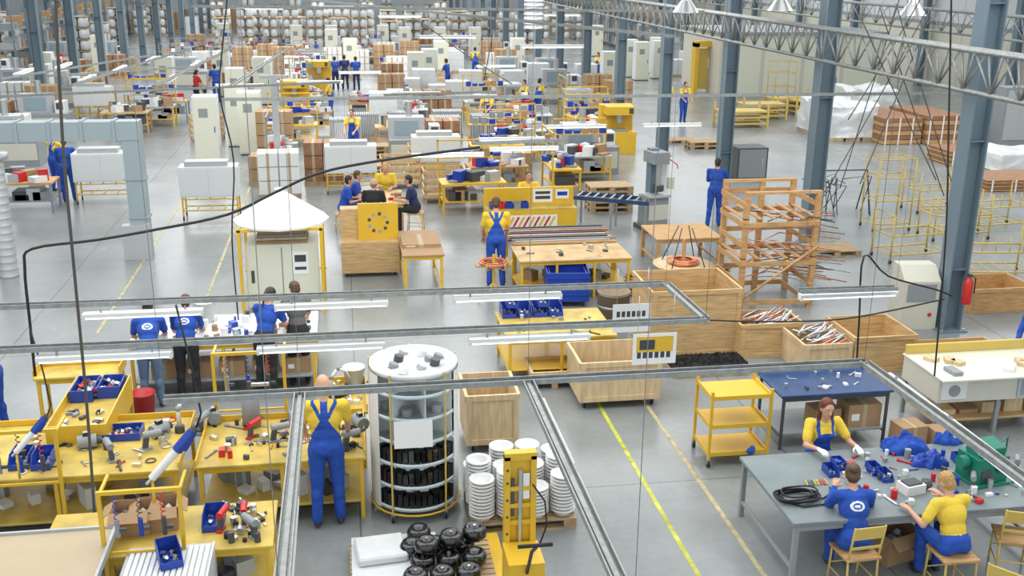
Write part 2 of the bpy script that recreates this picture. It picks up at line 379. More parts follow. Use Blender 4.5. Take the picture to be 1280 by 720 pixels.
def tray(mb):
    mb.obox(-.3,-.2,0,.3,.2,.12,.012,BLU)
    rr=random.Random(5)
    for i in range(26): mb.box((rr.uniform(-.24,.24),rr.uniform(-.15,.15),.04+rr.random()*.04),(.07,.04,.03),rr.choice([GAL,RED,DGR,COP,GRY,GAL]),(rr.random(),rr.random(),rr.random()*3))
TRAY=Stock('blue_parts_tray',tray)
def cbox(mb,w=.4,d=.3,h=.28):
    mb.obox(-w/2,-d/2,0,w/2,d/2,h,.008,CRD)
    for sx in(-1,1): mb.box((sx*(w/2+.05),0,h-.03),(.13,d,.006),CRD,(0,sx*.6,0))
    for sy in(-1,1): mb.box((0,sy*(d/2+.05),h-.03),(w,.13,.006),CRD,(-sy*.6,0,0))
    rr=random.Random(9)
    for i in range(12): mb.box((rr.uniform(-w/2+.06,w/2-.06),rr.uniform(-d/2+.06,d/2-.06),h*.6),(.08,.05,.05),rr.choice([WPL,GAL,DGR]),(rr.random(),rr.random(),3*rr.random()))
CB=Stock('open_cardboard_box',cbox)
def ccl(mb,w=.5,d=.4,h=.35):
    mb.bx(-w/2,-d/2,0,w/2,d/2,h,CRD); mb.bx(-.03,-d/2-.001,0,.03,d/2+.001,h+.001,TAN); mb.bx(-w/2+.05,-d/2-.002,h*.3,-w/2+.17,-d/2,h*.6,PPR)
CC=Stock('cardboard_box',ccl,.008)
def pal(mb,L=1.2,W=.8):
    for y in(-W/2,-.05,W/2-.1):
        mb.bx(-L/2,y,0,L/2,y+.1,.022,PAL)
        for x in(-L/2,-.07,L/2-.145): mb.bx(x,y,.022,x+.145,y+.1,.1,PAL)
    for x in(-L/2,-.07,L/2-.145): mb.bx(x,-W/2,.1,x+.145,W/2,.122,PAL)
    n=7
    for i in range(n):
        y=-W/2+i*(W-.09)/(n-1); mb.bx(-L/2,y,.122,L/2,y+.09,.144,PAL)
PALT=Stock('wooden_pallet',pal,ext=(.6,.4))
def parts(name,x0,x1,y0,y1,z,n,mats,seed=1,s=(.03,.09),kinds='bct'):
    rr=random.Random(seed);mb=MB()
    for i in range(n):
        x=rr.uniform(x0,x1);y=rr.uniform(y0,y1);k=rr.choice(kinds);a=rr.uniform(*s);m=rr.choice(mats)
        if k=='b': h=a*rr.uniform(.3,1); mb.box((x,y,z+h/2),(a,a*rr.uniform(.4,1),h),m,(0,0,rr.random()*3))
        elif k=='c': mb.cyl((x,y,z),(x,y,z+a*rr.uniform(.4,1.4)),a*.4,m,n=10)
        elif k=='t':
            an=rr.random()*6; mb.cyl((x,y,z+a*.15),(x+a*2.2*math.cos(an),y+a*2.2*math.sin(an),z+a*.15),a*.13,m,n=6)
            mb.box((x,y,z+a*.15),(a*.4,a*.4,a*.3),m,(0,0,an))
        elif k=='r':
            mb.tube([(x+a*math.cos(t*.524),y+a*math.sin(t*.524),z+.012) for t in range(12)],.008,m,5,True)
    return mb.obj(name)
MIX=[GAL,DGR,GRY,WPL,ALU,DGR,GRY,RUB,LGR,GAL,DGR,RED]
def bucket(mb,m=WPL):
    mb.lathe([(0,.005),(.12,0),(.15,.3),(.158,.3),(.158,.315),(.145,.315),(.115,.02),(0,.02)],m,n=20)
    mb.tube([(.155*math.cos(a),.02*math.sin(a)-.05*math.sin(a),.29-.13*math.sin(a)) for a in[i*math.pi/10 for i in range(11)]],.004,GAL,5)
BKT=Stock('white_bucket',bucket)
BKR=Stock('red_bucket',lambda mb:bucket(mb,RED))

# ------------------------------------------------------------------ people
def rcm(mb,a,b,ra,rb,n=12):
    a=V(a);b=V(b);d=b-a;L=d.length
    if L<1e-5: mb.ball(a,ra,SKIN); return
    u,w=basis(d);d.normalize();rings=[]
    for j in range(1,5): t=math.pi/2*(1-j/4); rings.append((a-d*ra*math.sin(t),ra*math.cos(t)))
    for j in range(0,4): t=math.pi/2*(j/4); rings.append((b+d*rb*math.sin(t),rb*math.cos(t)))
    vs=[a-d*ra]
    for c,r in rings: vs+=[c+(u*math.cos(2*math.pi*k/n)+w*math.sin(2*math.pi*k/n))*r for k in range(n)]
    vs.append(b+d*rb);N=len(rings)
    fs=[(0,1+(k+1)%n,1+k) for k in range(n)]
    fs+=[(1+i*n+k,1+i*n+(k+1)%n,1+(i+1)*n+(k+1)%n,1+(i+1)*n+k) for i in range(N-1) for k in range(n)]
    fs+=[(len(vs)-1,1+(N-1)*n+k,1+(N-1)*n+(k+1)%n) for k in range(n)]
    mb.add(vs,fs,SKIN)
def person(name,loc,heading=0.0,h=1.7,sit=None,lean=0.0,hl=None,hr=None,shirt=YCL,sleeve='short',legs=BCL,bib=True,hair='short',hc=HDK,look=(0,0),vox=.014,fem=False,stride=0.0,logo=False,glove=False,twist=0,bulk=1.0):
    s=h/1.75; P=[]
    hz=(sit/s+.10) if sit else .93
    lean=math.radians(lean)
    Ml=Matrix.Rotation(-lean,3,'X'); pv=V((0,0,hz)); Mt=Matrix.Rotation(math.radians(twist),3,'Z')
    MT=Mt@Ml
    def T(x,y,z): return pv+MT@V((x,y,z-.93))
    def rcp(a,b,ra,rb,l): P.append(('r',V(a),V(b),ra,rb,l))
    def el(c,r,l,M3=None): P.append(('e',V(c),V(r),M3 or Matrix.Identity(3),0,l))
    B=bulk
    for sd in (-1,1):
        hip=V((.088*sd*B,0,hz-.02))
        if sit: kn=V((.13*sd,.42,hz+.0)); an=V((.12*sd,.38+.08*sd*stride,.09))
        else: kn=V((.10*sd*B,.03+stride*sd*.16,.50)); an=V((.115*sd*B,-.02+stride*sd*.26,.09))
        rcp(hip,kn,.094*B,.066*B,'legs'); rcp(kn,an+V((0,0,.02)),.064*B,.054*B,'legs')
        md=kn.lerp(an,.3); el(md+V((0,-.018,0)),(.060*B,.062*B,.11),'legs')
        el(an+V((0,.055,-.045)),(.046,.125,.043),'shoe'); rcp(an+V((0,0,.0)),an+V((0,.01,-.04)),.042,.045,'shoe')
    wf=(.93 if fem else 1.0)*B
    el(T(0,-.01,.97),(.168*B,.125*B,.14),'legs',MT)
    el(T(0,0,1.10),(.145*wf,.112*B,.16),'shirt',MT); el(T(0,.0,1.28),(.174*wf,.12*B,.17),'shirt',MT)
    el(T(0,-.01,1.40),(.165*wf,.09,.08),'shirt',MT)
    rcp(T(-.15*wf,-.01,1.425),T(.15*wf,-.01,1.425),.062,.062,'shirt')
    if fem:
        for sd in(-1,1): el(T(.07*sd,.085,1.29),(.062,.055,.06),'shirt',MT)
    rcp(T(0,0,1.44),T(0,.02,1.56),.057,.052,'skin')
    hp=T(0,.012,1.53)
    Mh=Mt@Matrix.Rotation(-lean*.45,3,'X')@Matrix.Rotation(math.radians(look[0]),3,'Z')@Matrix.Rotation(-math.radians(look[1]),3,'X')
    def Hd(x,y,z): return hp+Mh@V((x,y,z-1.53))
    el(Hd(0,0,1.655),(.077,.096,.10),'skin',Mh); el(Hd(0,.028,1.598),(.058,.066,.078),'skin',Mh)
    el(Hd(0,.07,1.545),(.026,.024,.018),'skin',Mh)
    rcp(Hd(0,.092,1.648),Hd(0,.115,1.612),.010,.015,'skin')
    for sd in(-1,1): el(Hd(.08*sd,.0,1.63),(.012,.02,.032),'skin',Mh); el(Hd(.032*sd,.085,1.668),(.024,.012,.008),'skin',Mh)
    if hair!='bald':
        el(Hd(0,-.018,1.678),(.087,.098,.096),'hair',Mh); el(Hd(0,-.045,1.62),(.078,.065,.075),'hair',Mh)
    else: el(Hd(0,-.04,1.61),(.08,.062,.05),'hair',Mh)
    if hair=='long':
        rcp(Hd(0,-.06,1.62),Hd(0,-.085,1.44),.07,.05,'hair')
        for sd in(-1,1): rcp(Hd(.07*sd,-.02,1.66),Hd(.085*sd,-.01,1.47),.032,.028,'hair')
    if hair=='pony': rcp(Hd(0,-.10,1.68),Hd(0,-.13,1.62),.03,.035,'hair'); rcp(Hd(0,-.13,1.62),Hd(0,-.13,1.43),.034,.014,'hair')
    if hair=='bun': el(Hd(0,-.11,1.69),(.045,.04,.045),'hair',Mh)
    ex=MB()
    for sd,tg in((-1,hl),(1,hr)):
        S=T(.185*wf*sd,-.01,1.425)
        if tg is None: Tg=S+V((.06*sd,.06,-.50))
        else: Tg=V(tg)/s
        d=Tg-S; a,b=.29,.25
        if d.length>a+b-.01: d=d.normalized()*(a+b-.01)
        if d.length<.12: d=d.normalized()*.12
        Tg=S+d; pole=V((.55*sd,-.45,-1)); dn=d.normalized(); pp=(pole-dn*pole.dot(dn)).normalized()
        x=(a*a-b*b+d.length_squared)/(2*d.length); y=math.sqrt(max(a*a-x*x,0)); E=S+dn*x+pp*y
        if sleeve=='long': rcp(S,E,.062,.050,'shirt'); rcp(E,E.lerp(Tg,.93),.049,.036,'shirt')
        else:
            rcp(S,E,.050,.040,'skin'); rcp(E,Tg,.040,.027,'skin'); q=S.lerp(E,.66); rcp(S,q,.066,.062,'shirt')
        rcp(E.lerp(Tg,.5),Tg,.033,.026,'skin')
        fd=(Tg-E).normalized(); fd=(fd+V((0,.25,-.15 if sit or lean else 0))).normalized() if tg is not None else fd
        nn=V((0,0,-1)) if tg is not None else V((-sd,0,0)); nn=(nn-fd*nn.dot(fd)).normalized()
        me=fd.cross(nn)
        ref=V((-sd,0,0)) if tg is not None else V((0,1,0))
        if me.dot(ref)<0: me=-me
        Mo=Matrix((me,nn,fd)).transposed()
        gl='glove' if glove else 'skin'
        el(Tg+fd*.052,(.043,.019,.056),gl,Mo)
        rcp(Tg-fd*.01,Tg+fd*.03,.028,.026,gl)
        fm=GLV if glove else SKIN
        for i,(o,l) in enumerate(((.030,.93),(.010,1.0),(-.011,.95),(-.031,.76))):
            p=Tg+fd*.085+me*o; pts=[p-fd*.03,p];ang=.25
            for sl in(.042,.027,.022):
                dd=fd*math.cos(ang)+nn*math.sin(ang); p=p+dd*sl*l; pts.append(p); ang+=.42
            ex.tube([q*s for q in pts],[.0095*s,.0095*s,.0088*s,.008*s,.0045*s],fm,7)
        p=Tg+fd*.02+me*.03; pts=[p]
        for dd,sl in((fd*.6+me*.75+nn*.25,.035),(fd*.85+me*.35+nn*.4,.032),(fd*.9+me*.05+nn*.5,.026)): p=p+dd.normalized()*sl; pts.append(p)
        ex.tube([q*s for q in pts],[.014*s,.0125*s,.010*s,.006*s],fm,7)
    src=MB()
    for p in P:
        if p[0]=='r': rcm(src,p[1],p[2],p[3],p[4])
        else: src.ball(p[1],p[2],SKIN,16,10,p[3])
    me0=src.mesh('tmp'); o=bpy.data.objects.new('tmp',me0); scene.collection.objects.link(o)
    rm=o.modifiers.new('r','REMESH'); rm.mode='VOXEL'; rm.voxel_size=vox
    sm=o.modifiers.new('s','SMOOTH'); sm.factor=.5; sm.iterations=2 if vox<.02 else 1
    dg=bpy.context.evaluated_depsgraph_get(); ev=o.evaluated_get(dg); me=bpy.data.meshes.new_from_object(ev)
    n=len(me.vertices); co=np.empty(n*3); me.vertices.foreach_get('co',co); co=co.reshape(-1,3)
    fs=[tuple(p.vertices) for p in me.polygons]
    bpy.data.objects.remove(o); bpy.data.meshes.remove(me0); bpy.data.meshes.remove(me)
    def field(ce):
        D=[]
        for p in P:
            if p[0]=='r':
                a=np.array(p[1]);ba=np.array(p[2])-a; t=np.clip((ce-a)@ba/max(ba@ba,1e-9),0,1); d=np.linalg.norm(ce-(a+t[:,None]*ba),axis=1)-(p[3]+t*(p[4]-p[3]))
            else:
                q=(ce-np.array(p[1]))@np.array(p[3]); r=np.array(p[2]); k0=np.linalg.norm(q/r,axis=1);k1=np.linalg.norm(q/(r*r),axis=1); d=k0*(k0-1)/np.maximum(k1,1e-6)
            D.append(d)
        return np.argmin(np.array(D),axis=0)
    labs=[p[5] for p in P]
    # cloth folds: push clothed vertices along rippling bands
    if vox<.018:
        cl=np.array([l in('legs','shirt') for l in labs])[field(co)]
        for i in np.nonzero(cl)[0]:
            c=co[i]; k=noise.noise(V((c[0]*9+1.3,c[1]*9,c[2]*16)))*.007+noise.noise(V((c[0]*22,c[1]*22,c[2]*30+5)))*.003
            ctr=np.array([0,0,c[2]]) if c[2]>hz else np.array([math.copysign(.1,c[0]),c[1]*.8,c[2]])
            dv=c-ctr; L=np.linalg.norm(dv); co[i]=c+dv/max(L,.03)*k
    ce=np.array([co[list(f)].mean(0) for f in fs])
    am=field(ce)
    qt=(ce-np.array(pv))@np.array(MT); qt[:,2]+=.93
    mb=MB(); cm={'legs':legs,'shirt':shirt,'skin':SKIN,'hair':hc,'shoe':SHOE,'glove':GLV}
    mb.v=[tuple(c*s) for c in co]
    for i,f in enumerate(fs):
        l=labs[am[i]]; m=cm[l]
        if l=='shirt' and abs(qt[i,0])<.2:
            x,y,z=qt[i]; ax=abs(x)
            if bib:
                if z<1.10 and ax<.17: m=legs
                elif y<0:
                    if ax<.04+max(0,(1.30-z))*.55: m=legs
                    elif abs(ax-(.03+(z-1.30)*.55))<.024 and z>1.28 and ax<.14: m=legs
                else:
                    if z<1.33 and ax<.115: m=legs
                    elif abs(ax-.095)<.02 and z>1.3: m=legs
            if logo and y<0:
                rr=math.hypot(x/.075,(z-1.31)/.05)
                if .72<rr<1.1 or (rr<.45 and abs(z-1.31)<.015): m=PPR
        mb.f.append(f); mb.fm.append(mb.mi(m)); mb.fs.append(True)
    o2=len(mb.v)
    mb.v+=ex.v
    for f,k in zip(ex.f,ex.fm): mb.f.append(tuple(i+o2 for i in f)); mb.fm.append(mb.mi(ex.mats[k])); mb.fs.append(True)
    for sd in(-1,1):
        mb.ball(Hd(.031*sd,.088,1.652)*s,(.013*s,.008*s,.007*s),EYW,8,6,Mh); mb.ball(Hd(.031*sd,.094,1.652)*s,(.0055*s,.004*s,.006*s),EYE,8,6,Mh)
        mb.ball(Hd(.032*sd,.095,1.672)*s,(.02*s,.006*s,.004*s),hc,8,6,Mh)
    mb.ball(Hd(0,.092,1.578)*s,(.024*s,.008*s,.008*s),LIP,10,6,Mh)
    return mb.obj(name,loc,heading)
def pat(px,py): p=F(px,py); return (p.x,p.y,0)

# ================================================================== FOREGROUND LEFT
rcA=RC((-90,600),(222,593),(0,533),.85); table('assembly_bench',rcA,.85,YWORN,YEL,shelf=YWORN,lip=.08,mid=1)
rcB=RC((244,582),(458,574),(350,522),.85); table('assembly_bench',rcB,.85,YWORN,YEL,shelf=YWORN,lip=.08,mid=1)
rcC=RC((45,694),(340,692),(180,636),.75); table('front_workbench',rcC,.75,YWORN,YEL,shelf=YWORN,mid=1)
parts('assembly_parts',rcB[0]+.1,rcB[1]-.1,rcB[2]+.1,rcB[3]-.1,.85,75,MIX,2,(.03,.12),'bctbr')
parts('assembly_parts',rcA[0]+.9,rcA[1]-.1,rcA[2]+.15,rcA[3]-.1,.85,50,MIX,3,(.03,.12),'bctr')
parts('workbench_parts',rcC[0]+1.9,rcC[1]-.1,rcC[2]+.1,rcC[3]-.1,.75,36,[GAL,ALU,DGR,ALU,RUB,GRY],4,(.04,.12))
for rc_ in(rcA,rcB,rcC): parts('shelf_stock',rc_[0]+.3,rc_[1]-.3,rc_[2]+.25,rc_[3]-.2,.25,14,[CRD,GRY,BLU,DGR,WHT,LGR],9,(.15,.32),'b')
for px,py,z in((28,580,.85),(56,580,.85),(268,655,.75)): BIN.px(px,py,z)
TRAY.px(152,545,.85,0,.85)
for i,(px,py) in enumerate(((167,662),(200,657))): CB.px(px,py,.75,.1*i)
def toolframe(name,x0,x1,y,ht,z=0):
    mb=MB()
    for x in(x0,x1): mb.bx(x-.02,y-.02,z,x+.02,y+.02,z+ht,YEL)
    mb.bx(x0-.02,y-.02,z+ht,x1+.02,y+.02,z+ht+.04,YEL); mb.bx(x0,y-.012,z+ht*.55,x1,y+.012,z+ht*.55+.025,YEL)
    for x in(x0,x1): mb.bx(x-.015,y,z+ht-.03,x+.015,y+.45,z+ht,YEL)
    for k in range(3):
        x=x0+(x1-x0)*(k+.6)/3.4; pts=[(x+.025*math.cos(t*1.2),y+.05+.025*math.sin(t*1.2),z+ht-.012*t) for t in range(26)]
        mb.tube(pts,.006,[BLU,DGR,RED][k%3],5); q=pts[-1]; mb.cyl(q,(q[0],q[1],q[2]-.2),.025,[GRY,BLU,DGR][k%3],n=10); mb.box((q[0]+.04,q[1],q[2]-.12),(.09,.03,.035),DGR)
    mb.obj(name)
toolframe('tool_hanging_frame',rcA[0]+.7,rcA[0]+1.5,rcA[2]-.05,1.45)
toolframe('tool_hanging_frame',F(137,690,.75).x,F(235,680,.75).x,rcC[2]-.06,1.5)
toolframe('tool_hanging_frame',F(258,578,.85).x,F(352,578,.85).x,rcB[3]+.03,1.75)
def driver(mb):
    mb.cyl((0,0,0),(.28,0,.30),.045,WPL,n=14); mb.cyl((.28,0,.30),(.46,0,.50),.058,BLU,n=14); mb.cyl((.46,0,.50),(.50,0,.545),.045,DGR,n=12)
    mb.box((.40,0,.36),(.05,.05,.16),BLU,(0,.6,0)); mb.cyl((-.06,0,-.06),(0,0,0),.02,GAL,n=8); mb.tube([(.5,0,.545),(.56,0,.7),(.5,.1,1.2),(.4,.1,1.9)],.012,ROPE)
    mb.tube([(0,0,-.03),(0,0,-.44)],.018,YEL)
DRV=Stock('pneumatic_driver',driver)
p=F(190,598,1.3); DRV(p.x,p.y,1.3,.1); p=F(20,565,1.35); DRV(p.x,p.y,1.35,.1,.75)
def drill(mb,m=RED):
    mb.cyl((0,0,.12),(.16,0,.12),.03,m,n=12); mb.cyl((.16,0,.12),(.21,0,.12),.016,DGR,n=10); mb.box((.02,0,.05),(.045,.035,.12),DGR,(0,.2,0)); mb.bx(-.03,-.025,-.03,.07,.025,0,m)
DRL=Stock('power_drill',drill)
DRG=Stock('grey_power_drill',lambda mb:drill(mb,GRY))
for px,py,z,r in((275,662,.78,1.3),(305,657,.78,1.6),(312,546,.88,1.0)): DRL.px(px,py,z,r,1.3)
for px,py,z,r in((340,550,.88,.3),(250,540,.88,1.2),(140,575,.88,2),(180,560,.88,.4),(320,672,.78,2.2),(430,560,.88,.5)): DRG.px(px,py,z,r,1.4)
def motor(mb):
    mb.cyl((-.11,0,.09),(.11,0,.09),.085,GRY,n=18); mb.cyl((.11,0,.09),(.17,0,.09),.05,DGR,n=14); mb.cyl((.17,0,.09),(.23,0,.09),.014,GAL,n=8); mb.bx(-.07,-.07,0,.07,.07,.03,DGR); mb.bx(-.04,-.03,.17,.04,.03,.22,BLK)
MOT=Stock('electric_motor',motor)
for px,py,z,r in((372,528,.85,.3),(450,535,.85,2.),(200,545,.85,.8),(110,560,.85,.2),(268,528,.85,1.8)): MOT.px(px,py,z,r)
mb=MB(); mb.lathe([(0,.45),(.07,.45),(.11,.40),(.12,0),(0,0)],GRY,n=18); mb.cyl((0,0,.45),(0,0,.62),.03,DGR); mb.bx(-.02,-.02,.55,.25,.02,.59,GAL)
p=F(315,532,.85); mb.obj('bench_press',(p.x,p.y,.85))
def robot_arm(mb):
    mb.cyl((0,0,0),(0,0,.1),.07,DGR); mb.tube([(0,0,.1),(.0,0,.35),(.12,0,.5),(.28,0,.42),(.34,0,.28)],[.035,.03,.028,.024,.018],WPL,8); mb.ball((0,0,.36),.045,GRY); mb.ball((.13,0,.5),.04,GRY)
LMP=Stock('bench_lamp',robot_arm); LMP.px(415,496,.85,.4,.8); LMP.px(225,540,.85,1.,.9)
BKR.px(181,519,0.0,0,1.2)
rcB2=RC((400,520),(460,516),(430,478),.85); rcB2=(rcB2[0],rcB2[1],rcB[3]+.04,rcB2[3]); table('side_workbench',rcB2,.85,YWORN,YEL,lip=.1); parts('bench_fittings',rcB2[0]+.05,rcB2[1]-.05,rcB2[2]+.2,rcB2[3]-.05,.85,34,[WPL,GRY,DGR,ALU,RUB],8,(.05,.14)); BKT.px(443,484,.85)
rc=RC((-45,738),(112,735),(60,664),.95); L=rc[1]-rc[0];W=rc[3]-rc[2]
mb=MB(); mb.bx(-L/2,-W/2,.90,L/2,W/2,.93,TAN); mb.bx(-L/2-.03,-W/2-.03,.88,L/2+.03,-W/2,.96,LGR);mb.bx(-L/2-.03,W/2,.88,L/2+.03,W/2+.03,.96,LGR);mb.bx(-L/2-.03,-W/2,.88,-L/2,W/2,.96,LGR);mb.bx(L/2,-W/2,.88,L/2+.03,W/2,.96,LGR)
for x in(-L/2+.05,L/2-.05):
    for y in(-W/2+.05,W/2-.05): mb.bx(x-.02,y-.02,0,x+.02,y+.02,.9,YEL)
mb.obj('board_table',mid(rc))
rc=RC((142,742),(256,740),(200,684),.8); L=rc[1]-rc[0];W=rc[3]-rc[2]; mb=MB()
for i in range(11):
    z=.34+i*.045; mb.bx(-L/2,-W/2,z,L/2,W/2,z+.02,LGR); mb.bx(-L/2,-W/2,z+.02,L/2,-W/2+.015,z+.035,WHT); mb.bx(L/2-.015,-W/2,z+.02,L/2,W/2,z+.035,WHT)
for i in range(14): x=-L/2+.06+i*(L-.12)/13; mb.bx(x-.02,-W/2+.05,.81,x+.02,W/2-.05,.825,WHT)
mb.bx(-L/2,-W/2,.28,L/2,W/2,.34,YEL)
for x in(-L/2+.05,L/2-.05):
    for y in(-W/2+.05,W/2-.05): mb.caster(x,y,.05); mb.bx(x-.02,y-.02,.1,x+.02,y+.02,.28,YEL)
mb.obj('sheet_panel_stack',mid(rc)); BIN.px(212,700,.83,.3,1.0)
rc=RC((56,545),(134,538),(90,480),1.0); L=rc[1]-rc[0];W=rc[3]-rc[2]; mb=MB(); mb.obox(-L/2,-W/2,.70,L/2,W/2,1.1,.02,YEL); mb.bx(-L/2+.02,-W/2+.02,.95,L/2-.02,W/2-.02,.97,YWORN)
for x in(-L/2+.03,L/2-.03):
    for y in(-W/2+.03,W/2-.03): mb.bx(x-.025,y-.025,0,x+.025,y+.025,.70,YEL)
mb.obox(-L/2+.05,W/2-.62,.97,-.02,W/2-.06,1.14,.012,BLU); mb.obox(.02,W/2-.52,.97,L/2-.05,W/2-.06,1.14,.012,BLU)
rr=random.Random(2)
for i in range(60): mb.box((rr.uniform(-L/2+.1,L/2-.1),rr.uniform(W/2-.5,W/2-.12),1.03+rr.random()*.06),(.08,.04,.04),rr.choice([RED,WPL,GAL,DGR,DGR,GRY]),(rr.random(),rr.random(),3*rr.random()))
for i in range(14): mb.box((rr.uniform(-L/2+.1,L/2-.1),rr.uniform(-W/2+.1,-.1),.99),(.1,.05,.04),rr.choice([CRD,GAL,DGR,GRY]),(0,0,3*rr.random()))
mb.obj('bin_tray_stand',mid(rc))
rcx=RC((40,474),(150,468),(100,455),.85); table('narrow_bench',rcx,.85,YWORN,YEL,lip=.12)

# carousel parts shelf
def carousel(mb):
    R=.54; LV=(.16,.46,.76,1.06,1.36,1.66,1.9)
    mb.cyl((0,0,.1),(0,0,1.9),.04,PBL)
    for i,z in enumerate(LV[:6]):
        mb.lathe([(.03,z),(R,z),(R,z+.045),(R-.012,z+.045),(R-.012,z+.012),(.03,z+.012)],PBL,n=32)
    for i in range(3,6):
        z=LV[i]+.012;zz=LV[i+1]
        for k in range(8):
            a=k*math.pi/4+.2; mb.box((math.cos(a)*R*.5,math.sin(a)*R*.5,(z+zz)/2),(R*.95,.01,zz-z),WHT,(0,0,a))
    mb.lathe([(0,1.9),(R,1.9),(R,1.96),(R-.015,1.96),(R-.015,1.915),(0,1.915)],WHT,n=36)
    for j,z in enumerate((.172,.472,.772)):
        for k in range(15):
            a=-math.pi*.83+k*math.pi*.66/14
            mb.box((math.cos(a)*(R-.09),math.sin(a)*(R-.09),z+.10),(.13,.06,.18+.03*math.sin(k*2+j)),BLK,(0,0,a))
    for k in range(5):
        a=k*2*math.pi/5+.35; x,y=math.cos(a)*(R+.02),math.sin(a)*(R+.02); mb.bx(x-.011,y-.011,.1,x+.011,y+.011,1.96,YEL2); mb.caster(x,y,.05)
    mb.tube([((R+.02)*math.cos(t*.2618),(R+.02)*math.sin(t*.2618),.12) for t in range(24)],.014,YEL,6,True)
    for a0,a1,zl in((2.75,3.75,.15),(-.55,.35,.15)):
        n=8;vs=[]
        for k in range(n+1):
            a=a0+(a1-a0)*k/n; vs+=[(math.cos(a)*(R+.006),math.sin(a)*(R+.006),zl),(math.cos(a)*(R+.006),math.sin(a)*(R+.006),1.9)]
        mb.add(vs,[(2*k,2*k+2,2*k+3,2*k+1) for k in range(n)],WPL,True)
    mb.box((-.05,-R-.05,1.24),(.46,.006,.34),PPR,(-.1,0,0))
    for k in range(9): a=k*.8+.3; rr_=.2+.14*(k%3)/2; mb.cyl((math.cos(a)*rr_,math.sin(a)*rr_,1.915),(math.cos(a)*rr_+.02,math.sin(a)*rr_,1.915+.05+.03*(k%2)),.06,[GRY,WPL,LGR,DGR][k%4],n=12)
    for k in range(6): a=k*1.1; mb.cyl((math.cos(a)*.36,math.sin(a)*.36,1.372),(math.cos(a)*.36,math.sin(a)*.36,1.47),.07,[GRY,LGR][k%2],n=12)
p=F(520,628); mb=MB(); carousel(mb); mb.obj('carousel_parts_shelf',(p.x,p.y,0))

# crates
def crate(name,rc,h,m=PLL,t=.025,cast=False,fill=None,pallet=False,batt=True,rz=0):
    x0,x1,y0,y1=rc;L=x1-x0;W=y1-y0;mb=MB(); b=.13 if cast or pallet else 0.0
    mb.obox(-L/2,-W/2,b,L/2,W/2,h,t,m)
    if batt:
        for x in(-L/2,L/2-.08): mb.bx(x,-W/2-.02,b,x+.08,-W/2,h,m)
        for zz in(b,h-.08): mb.bx(-L/2+.08,-W/2-.02,zz,L/2-.08,-W/2,zz+.08,m)
        mb.bx(-L/2-.02,-W/2,h-.08,-L/2,W/2,h,m);mb.bx(L/2,-W/2,h-.08,L/2+.02,W/2,h,m)
    if cast:
        for x in(-L/2+.1,L/2-.1):
            for y in(-W/2+.1,W/2-.1): mb.caster(x,y,.055)
    if pallet:
        for x in(-L/2,-.05,L/2-.1): mb.bx(x,-W/2,0,x+.1,W/2,b,PAL)
    rr=random.Random(int(L*100))
    if fill=='tubes':
        for i in range(46):
            x=rr.uniform(-L/2+.1,L/2-.1);y=rr.uniform(-W/2+.1,W/2-.1);a=rr.uniform(-.5,.5);l=rr.uniform(.2,.55)
            x1_=max(-L/2+.04,min(L/2-.04,x+l*math.cos(a))); mb.tube([(x,y,h*.6+rr.random()*.2),(x1_,max(-W/2+.04,min(W/2-.04,y+l*math.sin(a))),h*.75+rr.random()*.25)],.018,rr.choice([COP,ALU,GAL,GAL,WPL]),6)
    if fill=='brown':
        mb.bx(-L/2+t,-W/2+t,h*.45,L/2-t,W/2-t,h*.5,CRD)
        for i in range(12): mb.box((rr.uniform(-L/2+.2,L/2-.2),rr.uniform(-W/2+.2,W/2-.2),h*.53),(.25,.18,.05),rr.choice([CRD,BRN,TAN]),(.1,.1,rr.random()*3))
    return mb.obj(name,mid(rc),rz)
crate('plywood_crate_on_casters',byfloor((724,513),(824,507),.95),.78,cast=True,fill='brown')
crate('plywood_crate_on_casters',byfloor((583,567),(648,564),.85),.88,cast=True)
crate('low_pallet_box',byfloor((665,488),(722,484),.7),.3,fill=None,pallet=True)
crate('plywood_scrap_bin',byfloor((812,446),(922,441),1.3),1.2,m=PLY)
crate('plywood_bin',byfloor((924,448),(1000,444),.8),.62,m=PLY,fill='tubes')
crate('plywood_bin',byfloor((1003,470),(1062,466),1.0),.55,m=PLL,fill='tubes')
crate('plywood_bin',byfloor((1066,468),(1140,462),1.1),.65,m=PLY)
rc=byfloor((842,474),(937,469),.6); mb=MB(); L=rc[1]-rc[0]
mb.bx(-L/2,-.3,0,L/2,.3,.1,PAL); mb.bx(-L/2+.02,-.28,.1,L/2-.02,.28,.2,BRU)
rr=random.Random(4)
for i in range(500): x=rr.uniform(-L/2+.03,L/2-.03);y=rr.uniform(-.27,.27); mb.cyl((x,y,.19),(x+rr.uniform(-.01,.01),y,.24),.008,BRU,.002,4)
mb.obj('black_bristle_mat',mid(rc))

rc=byfloor((590,668),(722,664),.95); PX,PY=(rc[0]+rc[1])/2,(rc[2]+rc[3])/2; PALT(PX,PY,0,0,((rc[1]-rc[0])/1.2,1.15,1))
def bowls(mb,n=12):
    for i in range(n): z=i*.046; mb.lathe([(0,z+.005),(.09,z),(.112,z+.03),(.122,z+.076),(.158,z+.080),(.158,z+.092),(.118,z+.088)],WPL,n=20)
    z=(n-1)*.046; mb.lathe([(.0,z+.012),(.085,z+.014),(.118,z+.088)],WPL,n=20)
BW={k:Stock('plastic_basin_stack',lambda mb,k=k:bowls(mb,k)) for k in(8,11,13)}
for i,(gx,gy,k) in enumerate([(-.52,-.32,11),(-.18,-.33,13),(.16,-.33,8),(.50,-.32,11),(-.52,.01,13),(-.18,.0,11),(.16,.0,11),(.50,.01,13),(-.52,.34,8),(-.18,.34,13),(.16,.34,13),(.50,.35,11)]): BW[k](PX+gx*.98,PY+gy,.146)
